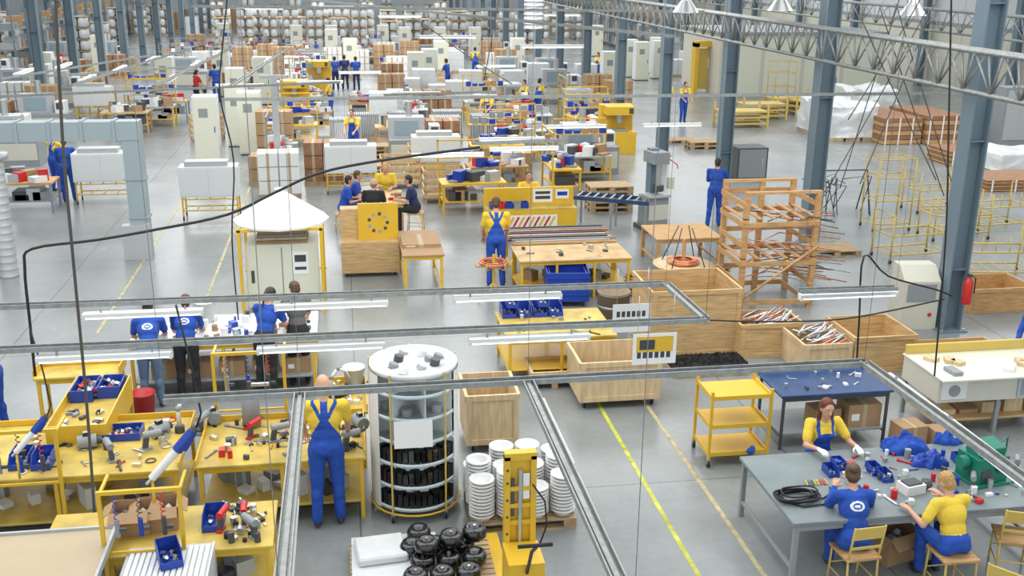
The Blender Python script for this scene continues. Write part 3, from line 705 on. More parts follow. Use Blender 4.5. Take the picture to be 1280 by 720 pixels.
rc=byfloor((455,765),(612,760),1.2); PX,PY=(rc[0]+rc[1])/2,(rc[2]+rc[3])/2+.1
mb=MB()
for x in(-.7,0,.65): mb.bx(x-.05,-.6,0,x+.05,.6,.1,PAL)
for i in range(12): y=-.6+i*.1; mb.bx(-.8,y,.1,.8,y+.08,.13,PAL)
mb.bx(-.78,-.58,.13,.2,.58,.18,WRAP)
mb.obj('loaded_pallet',(PX,PY,0))
def pot(mb):
    mb.lathe([(0,.02),(.05,.02),(.06,0),(.11,0),(.14,.04),(.14,.1),(.11,.15),(.06,.15),(.05,.11),(0,.11)],BLK,n=22); mb.cyl((0,0,.11),(0,0,.17),.02,GAL,n=8)
POT=Stock('black_motor_rotor',pot)
rr=random.Random(1)
for i in range(10): POT(PX+.0+(i%3)*.29+(.1 if i//3%2 else 0)-.1,PY-.45+(i//3)*.3,.18,rr.random()*3)
for i in range(3): POT(PX+.05+i*.28,PY-.1+i*.1,.35,rr.random()*3)
mb=MB(); mb.bx(-.28,-.25,0,.28,.25,.1,WRAP); mb.obj('wrapped_bundle',(PX-.45,PY+.2,.18),.1,.02)

# walkie stacker
p=F(648,744); mb=MB()
for x in(-.14,.14): mb.bx(x-.03,-.05,.05,x+.03,.06,1.70,YEL); mb.bx(x-.07,.1,.05,x+.07,1.15,.11,YEL)
mb.bx(-.17,-.05,1.66,.17,.06,1.74,YEL); mb.bx(-.11,-.0,.3,.11,.04,1.66,YEL); mb.bx(-.19,-.5,.08,.19,-.05,.7,YEL); mb.bx(-.17,-.52,.2,.17,-.5,.5,DGR)
mb.cyl((0,-.03,.4),(0,-.03,1.55),.026,GAL); mb.bx(.03,-.035,1.2,.1,-.032,1.5,PPR); mb.bx(-.10,-.036,1.0,-.06,-.032,1.45,DGR)
for z in(.9,1.1,1.3): mb.bx(-.11,-.04,z,.11,-.01,z+.05,YEL)
for z in(.8,1.0,1.2,1.4,1.55): mb.cyl((-.14,-.055,z),(-.14,-.05,z),.015,DGR,n=8)
mb.tube([(0,-.5,.6),(0,-.75,1.0),(.05,-.8,1.1)],.02,DGR); mb.tube([(-.15,-.8,1.1),(.2,-.8,1.1)],.02,RUB)
mb.tube([(.12,-.1,1.4),(.25,-.12,1.2),(.28,-.1,.9),(.18,-.1,.6)],.010,ROPE)
for x in(-.12,.12): mb.cyl((x-.03,1.1,.05),(x+.03,1.1,.05),.05,RUB); mb.cyl((x-.03,-.3,.08),(x+.03,-.3,.08),.08,RUB)
mb.obj('pallet_stacker',(p.x,p.y,0))

rc=byfloor((884,583),(958,580),.62); L=rc[1]-rc[0]; W=.62; mb=MB()
for x in(-L/2,L/2):
    for y in(-W/2,W/2): mb.bx(x-.018,y-.018,.1,x+.018,y+.018,1.12,YEL); mb.caster(x,y,.05)
for z in(.16,.57,.99): mb.bx(-L/2,-W/2,z,L/2,W/2,z+.02,YEL); mb.bx(-L/2,-W/2-.01,z,L/2,-W/2+.01,z+.06,YEL); mb.bx(-L/2-.01,-W/2,z,-L/2+.01,W/2,z+.06,YEL);mb.bx(L/2-.01,-W/2,z,L/2+.01,W/2,z+.06,YEL)
mb.obj('three_tier_trolley',mid(rc))
mb=MB(); mb.ball((0,0,.05),(.06,.05,.05),BCL); mb.ball((.03,.02,.08),(.04,.04,.04),BCL); p=F(938,568,.18); mb.obj('blue_rag',(p.x,p.y,.18))

# ------------------------------------------------------------------ right foreground table
rcN=RC((990,652),(1330,632),(930,570),.8); table('grey_assembly_table',rcN,.8,TGR,GRY,th=.05,mid=1,r=.03)
zt=.8
for px,py in((1038,592),(1048,584),(1092,590),(1105,598),(1200,578)): BIN.px(px,py,zt,0,.6)
def clothpile(name,x,y,z,sx,sy,sz,m,seed):
    mb=MB();n=26;vs=[]
    for j in range(n+1):
        for i in range(n+1):
            u=i/n*2-1;v=j/n*2-1;e=max(0,1-(u*u+v*v)); hh=sz*(e**.4)*(1+.9*noise.noise(V((u*2.5+seed,v*2.5,seed)))+.5*noise.noise(V((u*6+seed,v*6,seed)))) if e>0 else 0
            f=1+.3*noise.noise(V((u*2,v*2,seed*3.1))); vs.append((u*sx*f,v*sy*f,max(0.002,hh)))
    mb.add(vs,[(j*(n+1)+i,j*(n+1)+i+1,(j+1)*(n+1)+i+1,(j+1)*(n+1)+i) for j in range(n) for i in range(n)if ((i+.5)/n*2-1)**2+((j+.5)/n*2-1)**2<1.05],m,True)
    return mb.obj(name,(x,y,z))
p=F(1130,562,zt); clothpile('blue_cloth_pile',p.x,p.y,zt,.3,.18,.16,BCL,1)
p=F(1160,578,zt); clothpile('blue_cloth_pile',p.x,p.y-.05,zt,.22,.14,.13,BLU,4)
p=F(1185,552,zt); clothpile('blue_cloth_pile',p.x,p.y,zt,.2,.12,.12,BCL,7)
mb=MB(); rr=random.Random(5)
for k in range(7):
    r=.16+.03*rr.random(); ox=rr.uniform(-.05,.05);oy=rr.uniform(-.03,.03); mb.tube([(ox+r*1.3*math.cos(a*.35),oy+r*.8*math.sin(a*.35),.015+k*.012+.01*math.sin(a)) for a in range(18)],.011,ROPE,5,True)
mb.tube([(.15,0,.02),(.3,-.05,.015),(.45,.05,.015),(.5,.2,.015)],.009,ROPE); mb.tube([(-.1,-.1,.02),(.0,-.2,.015),(.25,-.18,.015),(.4,-.1,.015)],.009,ROPE)
p=F(995,624,zt); mb.obj('cable_coil',(p.x,p.y,zt))
mb=MB(); mb.bx(-.22,-.18,0.03,.22,.18,.34,GRN); mb.box((0,-.02,.40),(.36,.24,.14),GRN,(.2,0,0)); mb.cyl((-.24,0,.25),(-.34,0,.25),.08,GRN,n=16); mb.cyl((.08,-.19,.2),(.08,-.22,.2),.05,DGR); mb.bx(-.16,-.19,.06,-.02,-.181,.2,DGR); mb.tube([(.2,0,.4),(.32,0,.5),(.34,.02,.3),(.3,.05,.02)],.012,GRN); mb.bx(-.26,-.24,0,.28,.2,.03,GRN)
p=F(1225,597,zt); mb.obj('green_coil_winding_machine',(p.x,p.y,zt),.15,.01)
parts('table_components',rcN[0]+1.0,rcN[1]-.3,rcN[2]+.12,rcN[3]-.2,zt,120,[ALU,DGR,RED,GRY,WPL,GAL,BLU,DGR,WPL],12,(.03,.10))
mb=MB(); rr=random.Random(8)
for i in range(8): mb.cyl((i*.035,0,.01),(i*.035+.02,.12,.01),.009,rr.choice([RED,YEL,GRN,DGR]),n=6)
p=F(1010,608,zt); mb.obj('marker_pens',(p.x,p.y,zt))
mb=MB(); mb.bx(-.13,-.1,0,.13,.1,.11,WPL); mb.bx(-.1,-.07,.11,.1,.07,.13,DGR); mb.lathe([(0,0),(.06,0),(.06,.1),(0,.1)],DGR,(.22,0,0),14); p=F(1138,614,zt); mb.obj('soldering_station',(p.x,p.y,zt),.2)
for px,py in((1250,575),(1270,590),(1215,612)): DRG.px(px,py,zt+.03,1,1.1)

def chair(mb,m=YEL2,back=True,sh=.45):
    mb.bx(-.21,-.2,sh-.03,.21,.2,sh,WOD)
    for x in(-.18,.18):
        mb.tube([(x,-.2,0),(x,-.17,sh-.03)],.014,m); mb.tube([(x,.17,sh-.03),(x,.2,0)],.014,m)
        if back: mb.tube([(x,-.17,sh-.03),(x,-.24,sh+.42)],.014,m)
    mb.tube([(-.18,-.19,.2),(.18,-.19,.2)],.01,m);mb.tube([(-.18,.19,.2),(.18,.19,.2)],.01,m)
    for x in(-.18,.18): mb.tube([(x,-.19,.15),(x,.19,.15)],.01,m)
    if back: mb.box((0,-.222,sh+.33),(.38,.018,.16),YEL2,(.16,0,0)); mb.box((0,-.20,sh+.14),(.36,.012,.04),YEL2,(.16,0,0))
CHR=Stock('yellow_chair',chair,.004)
STL=Stock('wooden_stool',lambda mb:chair(mb,YEL2,False,.48),.004)
c6=F(1068,680,.5); CHR(c6.x,c6.y-.03,0,.06)
person('seated_worker',(c6.x,c6.y,0),-.12,1.76,sit=.45,lean=22,hl=(-.10,.50,.94),hr=(.16,.50,.95),shirt=BCL,sleeve='long',legs=BCL,bib=False,hair='bun',hc=HBR,look=(-12,22),vox=.011,fem=True,logo=True,bulk=1.08)
c7=F(1192,688,.5); STL(c7.x,c7.y,0,.0)
person('seated_worker',(c7.x,c7.y,0),.12,1.68,sit=.48,lean=20,hl=(-.36,.36,.86),hr=(.12,.45,.92),shirt=YCL,legs=BCL,bib=False,hair='short',hc=HBL,look=(18,20),vox=.011,fem=True,bulk=1.14)
c5=F(1032,548,.85); y5=rcN[3]+.30; STL(c5.x,y5,0,math.pi)
person('seated_worker',(c5.x-.05,y5,0),math.pi,1.78,sit=.48,lean=8,hl=(-.28,.45,.90),hr=(.22,.45,.90),shirt=YCL,legs=BCL,bib=True,hair='long',hc=HRD,look=(0,4),vox=.011,fem=True,glove=True,bulk=1.05)
c=F(1268,668,.45); CHR(c.x,c.y,0,-.4); c=F(1262,745,.45); CHR(c.x,c.y,0,-.9)
p=F(1122,702); CB(p.x,p.y+.15,0,.3,1.25)
rcO=RC((976,494),(1120,489),(1000,462),.85); table('blue_top_bench',rcO,.85,BLT,DGR,shelf=GRY,r=.02,back=.12)
parts('bench_components',rcO[0]+.1,rcO[1]-.1,rcO[2]+.1,rcO[3]-.1,.85,16,[GAL,DGR,WPL],21,(.04,.09))
CC(rcO[1]-.35,rcO[2]+.3,.25); CC(rcO[1]-.9,rcO[2]+.3,.25,.1,.8)
p=F(1132,562); CC(p.x,p.y,0,.1,(.8,.8,1.2)); CC(p.x+.5,p.y-.1,0,.0,(.8,.8,1.0))
# cream test bench at the right edge
rc=byfloor((1165,548),(1330,544),1.1); L=rc[1]-rc[0];W=1.1; mb=MB()
mb.bx(-L/2,-W/2+.1,.55,L/2,W/2,.92,BEI); mb.bx(-L/2-.02,-W/2-.02,.92,L/2+.02,W/2+.02,.95,CRM)
for x in(-L/2+.05,0,L/2-.05):
    for y in(-W/2+.15,W/2-.05): mb.bx(x-.03,y-.03,0,x+.03,y+.03,.55,GRY)
mb.bx(-L/2+.05,-W/2+.2,.2,L/2-.05,W/2-.05,.23,PLY)
mb.bx(-L/2+.05,-W/2+.088,.6,-L/2+.45,-W/2+.1,.88,WHT); mb.cyl((-L/2+.25,-W/2+.08,.74),(-L/2+.25,-W/2+.088,.74),.09,GRY,n=20)
mb.bx(.25,-W/2+.08,.58,L/2-.1,-W/2+.1,.9,LGR); mb.bx(.3,-W/2+.07,.62,.95,-W/2+.08,.86,GLS)
mb.bx(-L/2,W/2-.05,.95,L/2,W/2,1.1,YEL2)
rr=random.Random(3)
for i in range(7): mb.box((rr.uniform(-L/2+.2,L/2-.3),rr.uniform(-.3,.3),.98),(rr.uniform(.1,.3),.15,.06),rr.choice([WPL,CRD,GRY,PLL]),(0,0,rr.random()*3))
for i in range(6): mb.bx(-L/2+.2+i*.36,-.2,.23,-L/2+.5+i*.36,.3,.23+.25*rr.random()+.05,rr.choice([CRD,PLL,GRY]))
mb.obj('test_bench_machine',mid(rc),0,.008)
crate('plywood_bin',byfloor((1150,478),(1260,473),.8),.45,m=PLY)
person('standing_worker',pat(1287,494),2.2,1.7,lean=22,hl=(-.25,.4,.9),hr=(.2,.4,.9),shirt=BCL,sleeve='long',bib=False,hc=HDK,vox=.016)

# ================================================================== PEOPLE LEFT
pm=F(412,655); person('standing_worker',(pm.x,pm.y,0),-.02,1.94,lean=4,hl=(-.26,.36,1.04),hr=(.26,.38,1.04),shirt=YCL,legs=BCL,bib=True,hair='bald',hc=HGR,look=(8,14),vox=.011,stride=.12,bulk=1.10)
rcE=RC((158,433),(396,425),(260,394),.88); table('packing_bench',rcE,.88,WHT,YEL,mid=1,shelf=GRY)
parts('packing_items',rcE[0]+.1,rcE[1]-.1,rcE[2]+.2,rcE[3]-.1,.88,80,[WPL,GAL,DGR,CRD,WPL,ALU,DGR,BLU],31,(.05,.15),'bcb')
for i in range(5): CC(rcE[0]+.5+i*.52,rcE[2]+.35,.25,0,(.8,.8,.7))
BKT.px(257,402,.88,0,1.15)
person('standing_worker',pat(193,508),.05,1.70,lean=30,hl=(-.18,.52,.98),hr=(.15,.55,.98),shirt=BCL,legs=JEAN,bib=False,hair='bun',hc=HDK,look=(0,10),vox=.015,fem=True,logo=True,bulk=1.1)
person('standing_worker',pat(238,498),-.05,1.68,lean=24,hl=(-.18,.52,.98),hr=(.15,.55,.98),shirt=BCL,sleeve='long',legs=KCL,bib=False,hair='short',hc=HRD,look=(0,15),vox=.015,fem=True,logo=True,bulk=1.14)
person('standing_worker',pat(335,492),-.35,1.74,lean=24,hl=(-.12,.52,1.0),hr=(.18,.5,1.0),shirt=BCL,legs=KCL,bib=False,hair='pony',hc=HDK,look=(-15,18),vox=.015,fem=True,bulk=1.08)
person('standing_worker',pat(376,480),.1,1.72,lean=8,hl=(-.2,.42,1.0),hr=(.18,.42,1.0),shirt=GCL,legs=KCL,bib=False,hair='short',hc=HBR,look=(30,15),vox=.015,fem=True,bulk=1.05)
person('standing_worker',pat(2,545),1.3,1.8,lean=5,hl=(-.2,.4,1.0),hr=(.2,.4,1.0),vox=.016)
m2=F(620,359); person('standing_worker',(m2.x,m2.y,0),-.05,1.93,lean=6,hl=(-.26,.28,.98),hr=(.24,.3,.98),look=(0,18),vox=.015,hc=HBR,bulk=1.1)
person('standing_worker',pat(891,283),-.5,1.8,lean=12,hl=(-.1,.42,1.2),hr=(.2,.45,1.2),shirt=BCL,sleeve='long',bib=False,look=(0,5),vox=.016,stride=.3,bulk=1.1)

# ================================================================== HOOD BOOTH
rc=byfloor((308,392),(396,388),1.1); L=rc[1]-rc[0]; mb=MB()
mb.bx(-L/2,-.5,.1,L/2,.5,1.36,CRM); mb.bx(-.01,-.505,.15,.01,-.5,1.3,GRY); mb.bx(.2,-.51,.75,.5,-.5,1.2,PPR); mb.bx(.24,-.512,1.0,.46,-.51,1.14,INK);mb.bx(.24,-.512,.84,.46,-.51,.9,INK)
mb.bx(-L/2+.08,-.508,.6,-L/2+.14,-.5,.85,DGR)
for x in(-L/2+.1,L/2-.1): mb.bx(x-.05,-.45,0,x+.05,.45,.1,DGR)
for i in range(4): mb.bx(-.5+i*.02,-.4,1.36+i*.06,.5-i*.02,.4,1.41+i*.06,[CRD,PLL,GRY,CRD][i])
R=.82
for x in(-R+.05,R-.05):
    for y in(-.65,.65): mb.bx(x-.03,y-.03,0,x+.03,y+.03,1.70,YEL)
for y in(-.65,.65): mb.bx(-R,y-.03,1.66,R,y+.03,1.72,YEL)
mb.bx(-R,.63,.5,R,.67,.54,YEL)
for x in(-R+.05,R-.05): mb.bx(x-.03,-.65,1.66,x+.03,.65,1.72,YEL)
mb.lathe([(.0,1.72),(.93,1.72),(.93,1.76),(.1,2.3),(.1,2.36),(0,2.36)],WHT,n=12,smooth=False)
q=mid(rc); mb.obj('extraction_hood_booth',(q[0]+.06,q[1],0))

rc=byfloor((428,348),(500,345),.7); L=rc[1]-rc[0]; mb=MB()
mb.bx(-L/2,-.35,.1,L/2,.35,.78,PLY); mb.bx(-L/2,.0,.78,L/2,.35,1.45,PLY)
mb.bx(-L/2+.38,-.06,.72,L/2,-.0,1.58,YEL)
for a in range(9): t=a*.7; mb.cyl((.19+.2*math.cos(t),-.065,1.15+.2*math.sin(t)),(.19+.2*math.cos(t),-.06,1.15+.2*math.sin(t)),.04,GAL if a%2 else DGR,n=10)
for x in(-L/2+.1,L/2-.1):
    for y in(-.25,.25): mb.caster(x,y,.05)
mb.obj('plywood_cabinet_with_board',mid(rc))
rc=RC((503,320),(556,318),(520,288),.85); table('yellow_frame_table',rc,.85,CRD,YEL,r=.03); CC((rc[0]+rc[1])/2,(rc[2]+rc[3])/2,.85,0,(1.6,2.2,.2))
rcM=RC((452,256),(506,254),(470,238),.75); table('crate_table',rcM,.75,PLY,WOD); parts('table_papers',rcM[0]+.1,rcM[1]-.1,rcM[2]+.1,rcM[3]-.1,.75,14,[PPR,CRD,DGR,RED],61,(.08,.2),'b')
for (px,py,hd,sh,lg,hc,hr_) in ((430,289,-1.5,BCL,BCL,HDK,'short'),(441,281,-1.7,BCL,BCL,HBR,'short'),(467,293,-.2,KCL,KCL,HGR,'bald'),(484,272,3.1,YCL,BCL,HBL,'short'),(520,288,1.4,NCL,KCL,HDK,'short')):
    p=F(px,py)
    if px==484: p.y=rcM[3]+.4
    if px==467: p.y=rcM[2]-.35
    STL(p.x,p.y,0,hd); person('seated_worker',(p.x,p.y,0),hd,1.85,sit=.48,lean=14,hl=(-.15,.42,.82),hr=(.15,.42,.82),shirt=sh,legs=lg,bib=False,hc=hc,hair=hr_,vox=.02,bulk=1.1)
def slatcrate(mb):
    L,W,H=1.2,.8,.95
    for z in(.15,.38,.61,.84):
        mb.bx(-L/2,-W/2,z,L/2,-W/2+.02,z+.1,PLL); mb.bx(-L/2,W/2-.02,z,L/2,W/2,z+.1,PLL); mb.bx(-L/2,-W/2,z,-L/2+.02,W/2,z+.1,PLL); mb.bx(L/2-.02,-W/2,z,L/2,W/2,z+.1,PLL)
    for x in(-L/2+.02,L/2-.08):
        for y in(-W/2+.02,W/2-.08): mb.bx(x,y,0,x+.06,y+.06,H,WOD)
    mb.bx(-L/2,-W/2,.12,L/2,W/2,.15,PAL)
SLC=Stock('slatted_wooden_crate',slatcrate,ext=(.6,.4))

rc=byfloor((608,300),(720,296),.9); L=rc[1]-rc[0]; mb=MB()
mb.bx(-L/2,-.45,.15,L/2,.0,.72,YEL); mb.bx(-L/2,.0,.1,L/2,.08,1.2,YEL); mb.bx(-L/2,-.45,.72,L/2,0,.76,YWORN)
mb.bx(-L/2+.5,-.46,.2,L/2-.5,-.452,.6,PPR)
for i in range(9): mb.box((-L/2+.6+i*.13,-.465,.4),(.05,.006,.36),RED if i%2 else YEL,(0,.5,0))
mb.bx(0.1,-.012,.82,.6,-.0,1.16,PPR); mb.bx(.16,-.016,.9,.54,-.012,.98,INK);mb.bx(.16,-.016,1.03,.54,-.012,1.1,INK)
mb.bx(.68,-.012,.9,1.02,0,1.14,PPR); mb.bx(.72,-.016,.98,.98,-.012,1.08,BLU)
for i in range(5): mb.obox(-L/2+.1+i*.2,-.4,.76,-L/2+.27+i*.2,-.15,.9,.01,[BLU,RED,BLU,GRY,BLU][i])
for x in(-L/2+.04,L/2-.04):
    for y in(-.41,.04): mb.bx(x-.03,y-.03,0,x+.03,y+.03,.15,YEL)
mb.obj('tool_cabinet_bench',mid(rc))
bx_,by_=(rc[0]+rc[1])/2,(rc[2]+rc[3])/2
STL(bx_+.1,by_+.75,0); person('seated_worker',(bx_+.1,by_+.75,0),math.pi,1.9,sit=.5,lean=8,hl=(-.2,.42,.95),hr=(.2,.42,.95),bib=False,vox=.02,hc=HBR)
rcP=RC((642,306),(770,300),(650,286),.85); table('profile_table',rcP,.85,WOD,YEL,mid=1)
mb=MB(); rr=random.Random(6)
for i in range(14): y=rcP[2]+.08+i*(rcP[3]-rcP[2]-.16)/13; mb.bx(rcP[0]-.1+rr.random()*.2,y-.02,.85,rcP[1]+.1-rr.random()*.3,y+.02,.89+.02*(i%2),[ALU,GRY,DGR,DGR,COP][i%5])
mb.obj('metal_profiles')
rcQ=RC((650,328),(790,321),(660,307),.85); table('long_work_table',rcQ,.85,PLY,YEL,mid=2,shelf=YEL); parts('profile_fittings',rcQ[0]+.1,rcQ[1]-.1,rcQ[2]+.1,rcQ[3]-.1,.85,14,[GAL,DGR],41,(.05,.1)); parts('shelf_stock',rcQ[0]+.3,rcQ[1]-.3,rcQ[2]+.25,rcQ[3]-.2,.25,12,[CRD,GRY,DGR],19,(.15,.32),'b')
p=F(616,328,.75); mb=MB()
for k in range(12): r=.22+.02*(k%5); mb.tube([(r*math.cos(a*.3142),r*math.sin(a*.3142),.74+.02*(k//3)+.01*(k%3)) for a in range(20)],.012,COP,5,True)
for k in range(6): a=k*math.pi/3; mb.tube([(0,0,.70),(.36*math.cos(a),.36*math.sin(a),.70),(.38*math.cos(a),.38*math.sin(a),.84)],.014,YEL)
mb.cyl((0,0,.06),(0,0,.95),.03,YEL)
for k in range(4): a=k*math.pi/2+.5; mb.tube([(0,0,.35),(.4*math.cos(a),.4*math.sin(a),.015)],.018,YEL)
mb.obj('copper_coil_stand',(p.x,p.y-.12,0))
rc=byfloor((690,392),(742,389),.75); mb=MB(); L=rc[1]-rc[0]; mb.obox(-L/2,-.37,.12,L/2,.37,.72,.02,BLU); mb.obox(-L/2+.05,-.3,.5,L/2-.05,.3,.7,.02,BLU)
for z in(.25,.45,.6): mb.bx(-L/2-.015,-.385,z,L/2+.015,-.37,z+.03,BLU)
for x in(-L/2+.1,L/2-.1):
    for y in(-.27,.27): mb.caster(x,y,.05)
q=mid(rc); mb.obj('blue_storage_container',(q[0],q[1]+.3,0),-.1)
rcH=RC((634,425),(772,418),(660,388),.8); table('yellow_workbench',rcH,.8,YWORN,YEL,mid=1,shelf=YEL)
for i in range(4): BIN(rcH[0]+.2+i*.27,rcH[3]-.2,.8,0,1.1)
for i in (0,2): BIN(rcH[0]+.25+i*.27,rcH[3]-.25,.8+.19,0,.9)
parts('bench_parts',rcH[0]+.2,rcH[1]-.1,rcH[2]+.05,rcH[3]-.45,.8,26,[GAL,GRY,DGR],51)
mb=MB(); mb.lathe([(0,.02),(.30,.02),(.31,0),(.31,.58),(.32,.58),(.32,.6),(.295,.6),(.29,.04),(0,.04)],FIB,n=28)
for z in(.05,.3,.55): mb.lathe([(.312,z),(.318,z+.01),(.318,z+.03),(.312,z+.04)],GAL,n=28)
p=F(766,400); mb.obj('fibre_drum',(p.x,p.y,0))
def sign(name,fl,fr,tp,z,m=PPR,ycol=False):
    a=F(*fl,z); b=F(*fr,z); L=b.x-a.x; t=G(tp[0],tp[1],a.y); H=t.z-z; mb=MB(); mb.bx(0,-.004,0,L,.004,H,m)
    for i in range(2 if not ycol else 1):
        for k in range(6): mb.bx(L*.1+k*L*.135,-.007,H*(.2+.35*i),L*.1+k*L*.135+L*.09,-.004,H*(.4+.35*i),INK)
    if ycol: mb.bx(L*.08,-.007,H*.4,L*.92,-.004,H*.9,YEL); mb.bx(L*.15,-.009,H*.48,L*.5,-.007,H*.8,INK)
    mb.tube([(L*.1,0,H),(L*.1,0,H+.5)],.004,GAL,4); mb.tube([(L*.9,0,H),(L*.9,0,H+.5)],.004,GAL,4)
    mb.obj(name,(a.x,a.y,z))
sign('hanging_sign',(765,416),(811,413),(765,381),1.9); sign('hanging_sign',(790,456),(843,452),(790,418),1.8,ycol=True)

# timber rack
rc=byfloor((922,388),(1014,384),1.3); L=rc[1]-rc[0]; W=1.3;H=2.35; mb=MB()
for x in(-L/2,0,L/2-.1):
    for y in(-W/2,W/2-.1):
        if x==0 and y<0: continue
        mb.bx(x,y,0,x+.1,y+.1,H,WOD)
for i,z in enumerate((.1,.5,.9,1.3,1.7,2.1)):
    for x in(-L/2,L/2-.1): mb.bx(x-.025,-W/2,z,x,W/2,z+.1,WOD)
    if i%2==0: mb.bx(-L/2,-W/2-.025,z,L/2,-W/2,z+.1,WOD)
    mb.bx(-L/2,W/2,z,L/2,W/2+.025,z+.1,WOD)
mb.bx(-L/2,-W/2,H,L/2,-W/2+.1,H+.05,WOD);mb.bx(-L/2,W/2-.1,H,L/2,W/2,H+.05,WOD)
for z in(.95,1.75):
    for k in range(6): x=-L/2+k*(L-.1)/5; mb.bx(x,-W/2,z+.1,x+.09,W/2,z+.12,WOD)
mb.tube([(-L/2,-W/2-.04,.2),(L/2,-W/2-.04,1.3)],.03,WOD,4)
mb.obj('timber_storage_rack',mid(rc))
mb=MB(); rr=random.Random(3)
for i in range(30):
    x=-L/2+.1+rr.random()*.8;z=.3+rr.random()*1.6; mb.tube([(x,-W/2+.15+rr.random(),z),(x+.6,-W/2+.15+rr.random(),z+.05),(L/2+.3+rr.random()*.5,-W/2+rr.random(),z-.05)],.012,rr.choice([COP,COP,GAL,DGR,BRN]),5)
mb.obj('copper_tube_bundle',mid(rc))
p=F(854,328,.75); mb=MB(); mb.lathe([(0,.70),(.62,.70),(.62,.73),(0,.73)],PLL,n=32)
for k in range(16): r=.2+.025*(k%6); mb.tube([(r*math.cos(a*.3142),r*math.sin(a*.3142),.75+.024*(k//4)) for a in range(20)],.013,COP,5,True)
mb.cyl((0,0,.05),(0,0,1.25),.04,WOD)
for k in range(4): a=k*math.pi/2+.78; mb.tube([(.5*math.cos(a),.5*math.sin(a),.7),(.15*math.cos(a),.15*math.sin(a),1.5)],.012,DGR); mb.bx(.4*math.cos(a)-.04,.4*math.sin(a)-.04,0,.4*math.cos(a)+.04,.4*math.sin(a)+.04,.7,WOD)
mb.obj('copper_wire_reel',(p.x,p.y,0))
rc=RC((822,300),(903,296),(840,280),.75); table('timber_table',rc,.75,WOD,WOD,r=.04)
rc=byfloor((785,372),(912,364),.5); mb=MB()
for i in range(9): mb.box(((rc[0]+rc[1])/2+(i%3)*.02,rc[2]+.2,.06+i*.05),(rc[1]-rc[0],.5-.02*i,.02),[PLY,WOD,BRN][i%3],(0,0,.02*i))
for x in(rc[0]+.2,rc[1]-.3): mb.bx(x,rc[2],0,x+.1,rc[2]+.4,.05,PAL)
mb.obj('plank_stack')
mb=MB(); mb.bx(-.35,-.4,0,.35,.4,.12,DGR); mb.bx(-.28,-.3,.12,.28,.3,.9,GRY); mb.bx(-.12,-.0,.9,.12,.25,2.1,COL); mb.bx(-.22,-.35,1.75,.22,.25,2.05,GRY); mb.cyl((0,-.2,1.2),(0,-.2,1.75),.07,GAL); mb.cyl((0,-.2,1.05),(0,-.2,1.2),.15,DGR,n=18); mb.bx(-.3,-.4,.9,.3,.1,.96,LGR); mb.bx(.24,-.32,1.1,.4,-.2,1.4,BEI); mb.tube([(.22,-.2,1.9),(.5,-.25,1.7),(.52,-.25,1.6)],.015,RED); mb.bx(-.28,-.31,.3,.28,-.3,.7,BEI)
p=F(815,286); mb.obj('drill_press_machine',(p.x,p.y,0),.2,.01)
p=F(765,285); mb=MB()
for i in range(9): mb.cyl((-.9+i*.22,-.28,.82),(-.9+i*.22,.28,.82),.03,GAL,n=10)
for y in(-.3,.28): mb.bx(-1,y,.74,1,y+.02,.84,BLT)
for x in(-.95,0,.9):
    for y in(-.3,.25): mb.bx(x,y,0,x+.05,y+.05,.74,GRY)
mb.obj('roller_conveyor',(p.x,p.y,0),-.5)

def gcab(mb):
    mb.bx(-.35,-.3,0,.35,.3,.95,BEI); mb.add([(-.35,-.3,.95),(.35,-.3,.95),(.35,.3,.95),(-.35,.3,.95),(-.35,.0,1.2),(.35,.0,1.2),(.35,.3,1.2),(-.35,.3,1.2)],[(0,1,5,4),(4,5,6,7),(1,2,6,5),(3,0,4,7),(2,3,7,6)],BEI)
    mb.bx(-.28,-.305,.55,.28,-.3,.9,GRY); mb.cyl((.2,-.31,.3),(.2,-.3,.3),.04,RED)
p=F(1148,412); mb=MB(); gcab(mb); mb.obj('control_cabinet',(p.x,p.y+.3,0),-.1,.01)
p=F(939,226); mb=MB(); mb.bx(-.5,-.4,.05,.5,.4,1.05,DGR); mb.bx(-.45,-.41,.1,.45,-.4,1.0,GRY); mb.bx(.3,-.43,.5,.34,-.41,.7,GAL)
for x in(-.4,.4): mb.bx(x-.04,-.35,0,x+.04,.35,.05,RUB)
mb.obj('grey_oven_cabinet',(p.x,p.y+.4,0),0,.01)
def pushcart(mb):
    L,W=1.5,.75
    for x in(-L/2,L/2):
        mb.tube([(x,-W/2,.12),(x,-W/2,1.15),(x,W/2,1.15),(x,W/2,.12)],.02,YEL2); mb.tube([(x,-W/2,.65),(x,W/2,.65)],.016,YEL2)
        for y in(-W/2,W/2): mb.caster(x,y,.05)
    for z in(.2,.65):
        for y in(-W/2,W/2): mb.tube([(-L/2,y,z),(L/2,y,z)],.02,YEL2)
    for i in range(6): x=-L/2+i*L/5; mb.tube([(x,-W/2,.2),(x,W/2,.2)],.012,YEL2); mb.tube([(x,-W/2,.65),(x,-W/2+.02,1.0)],.01,YEL2)
PC=Stock('tubular_rack_trolley',pushcart)
for px,py,r in((1135,322,.1),(1190,296,.0),(1238,345,-.15),(1165,262,.1),(1240,285,.1)): PC.px(px,py,0,r)
def tallrack(mb):
    for x in(-.5,.5):
        for y in(-.35,.35): mb.tube([(x,y,.1),(x,y,1.9)],.02,YEL2); mb.caster(x,y,.05)
    for z in(.2,.8,1.4,1.88):
        for y in(-.35,.35): mb.tube([(-.5,y,z),(.5,y,z)],.015,YEL2)
        for x in(-.5,-.25,0,.25,.5): mb.tube([(x,-.35,z),(x,.35,z)],.01,YEL2)
TR=Stock('tall_tubular_rack',tallrack); TR.px(1105,285); TR.px(975,130,0,.1,1.1)
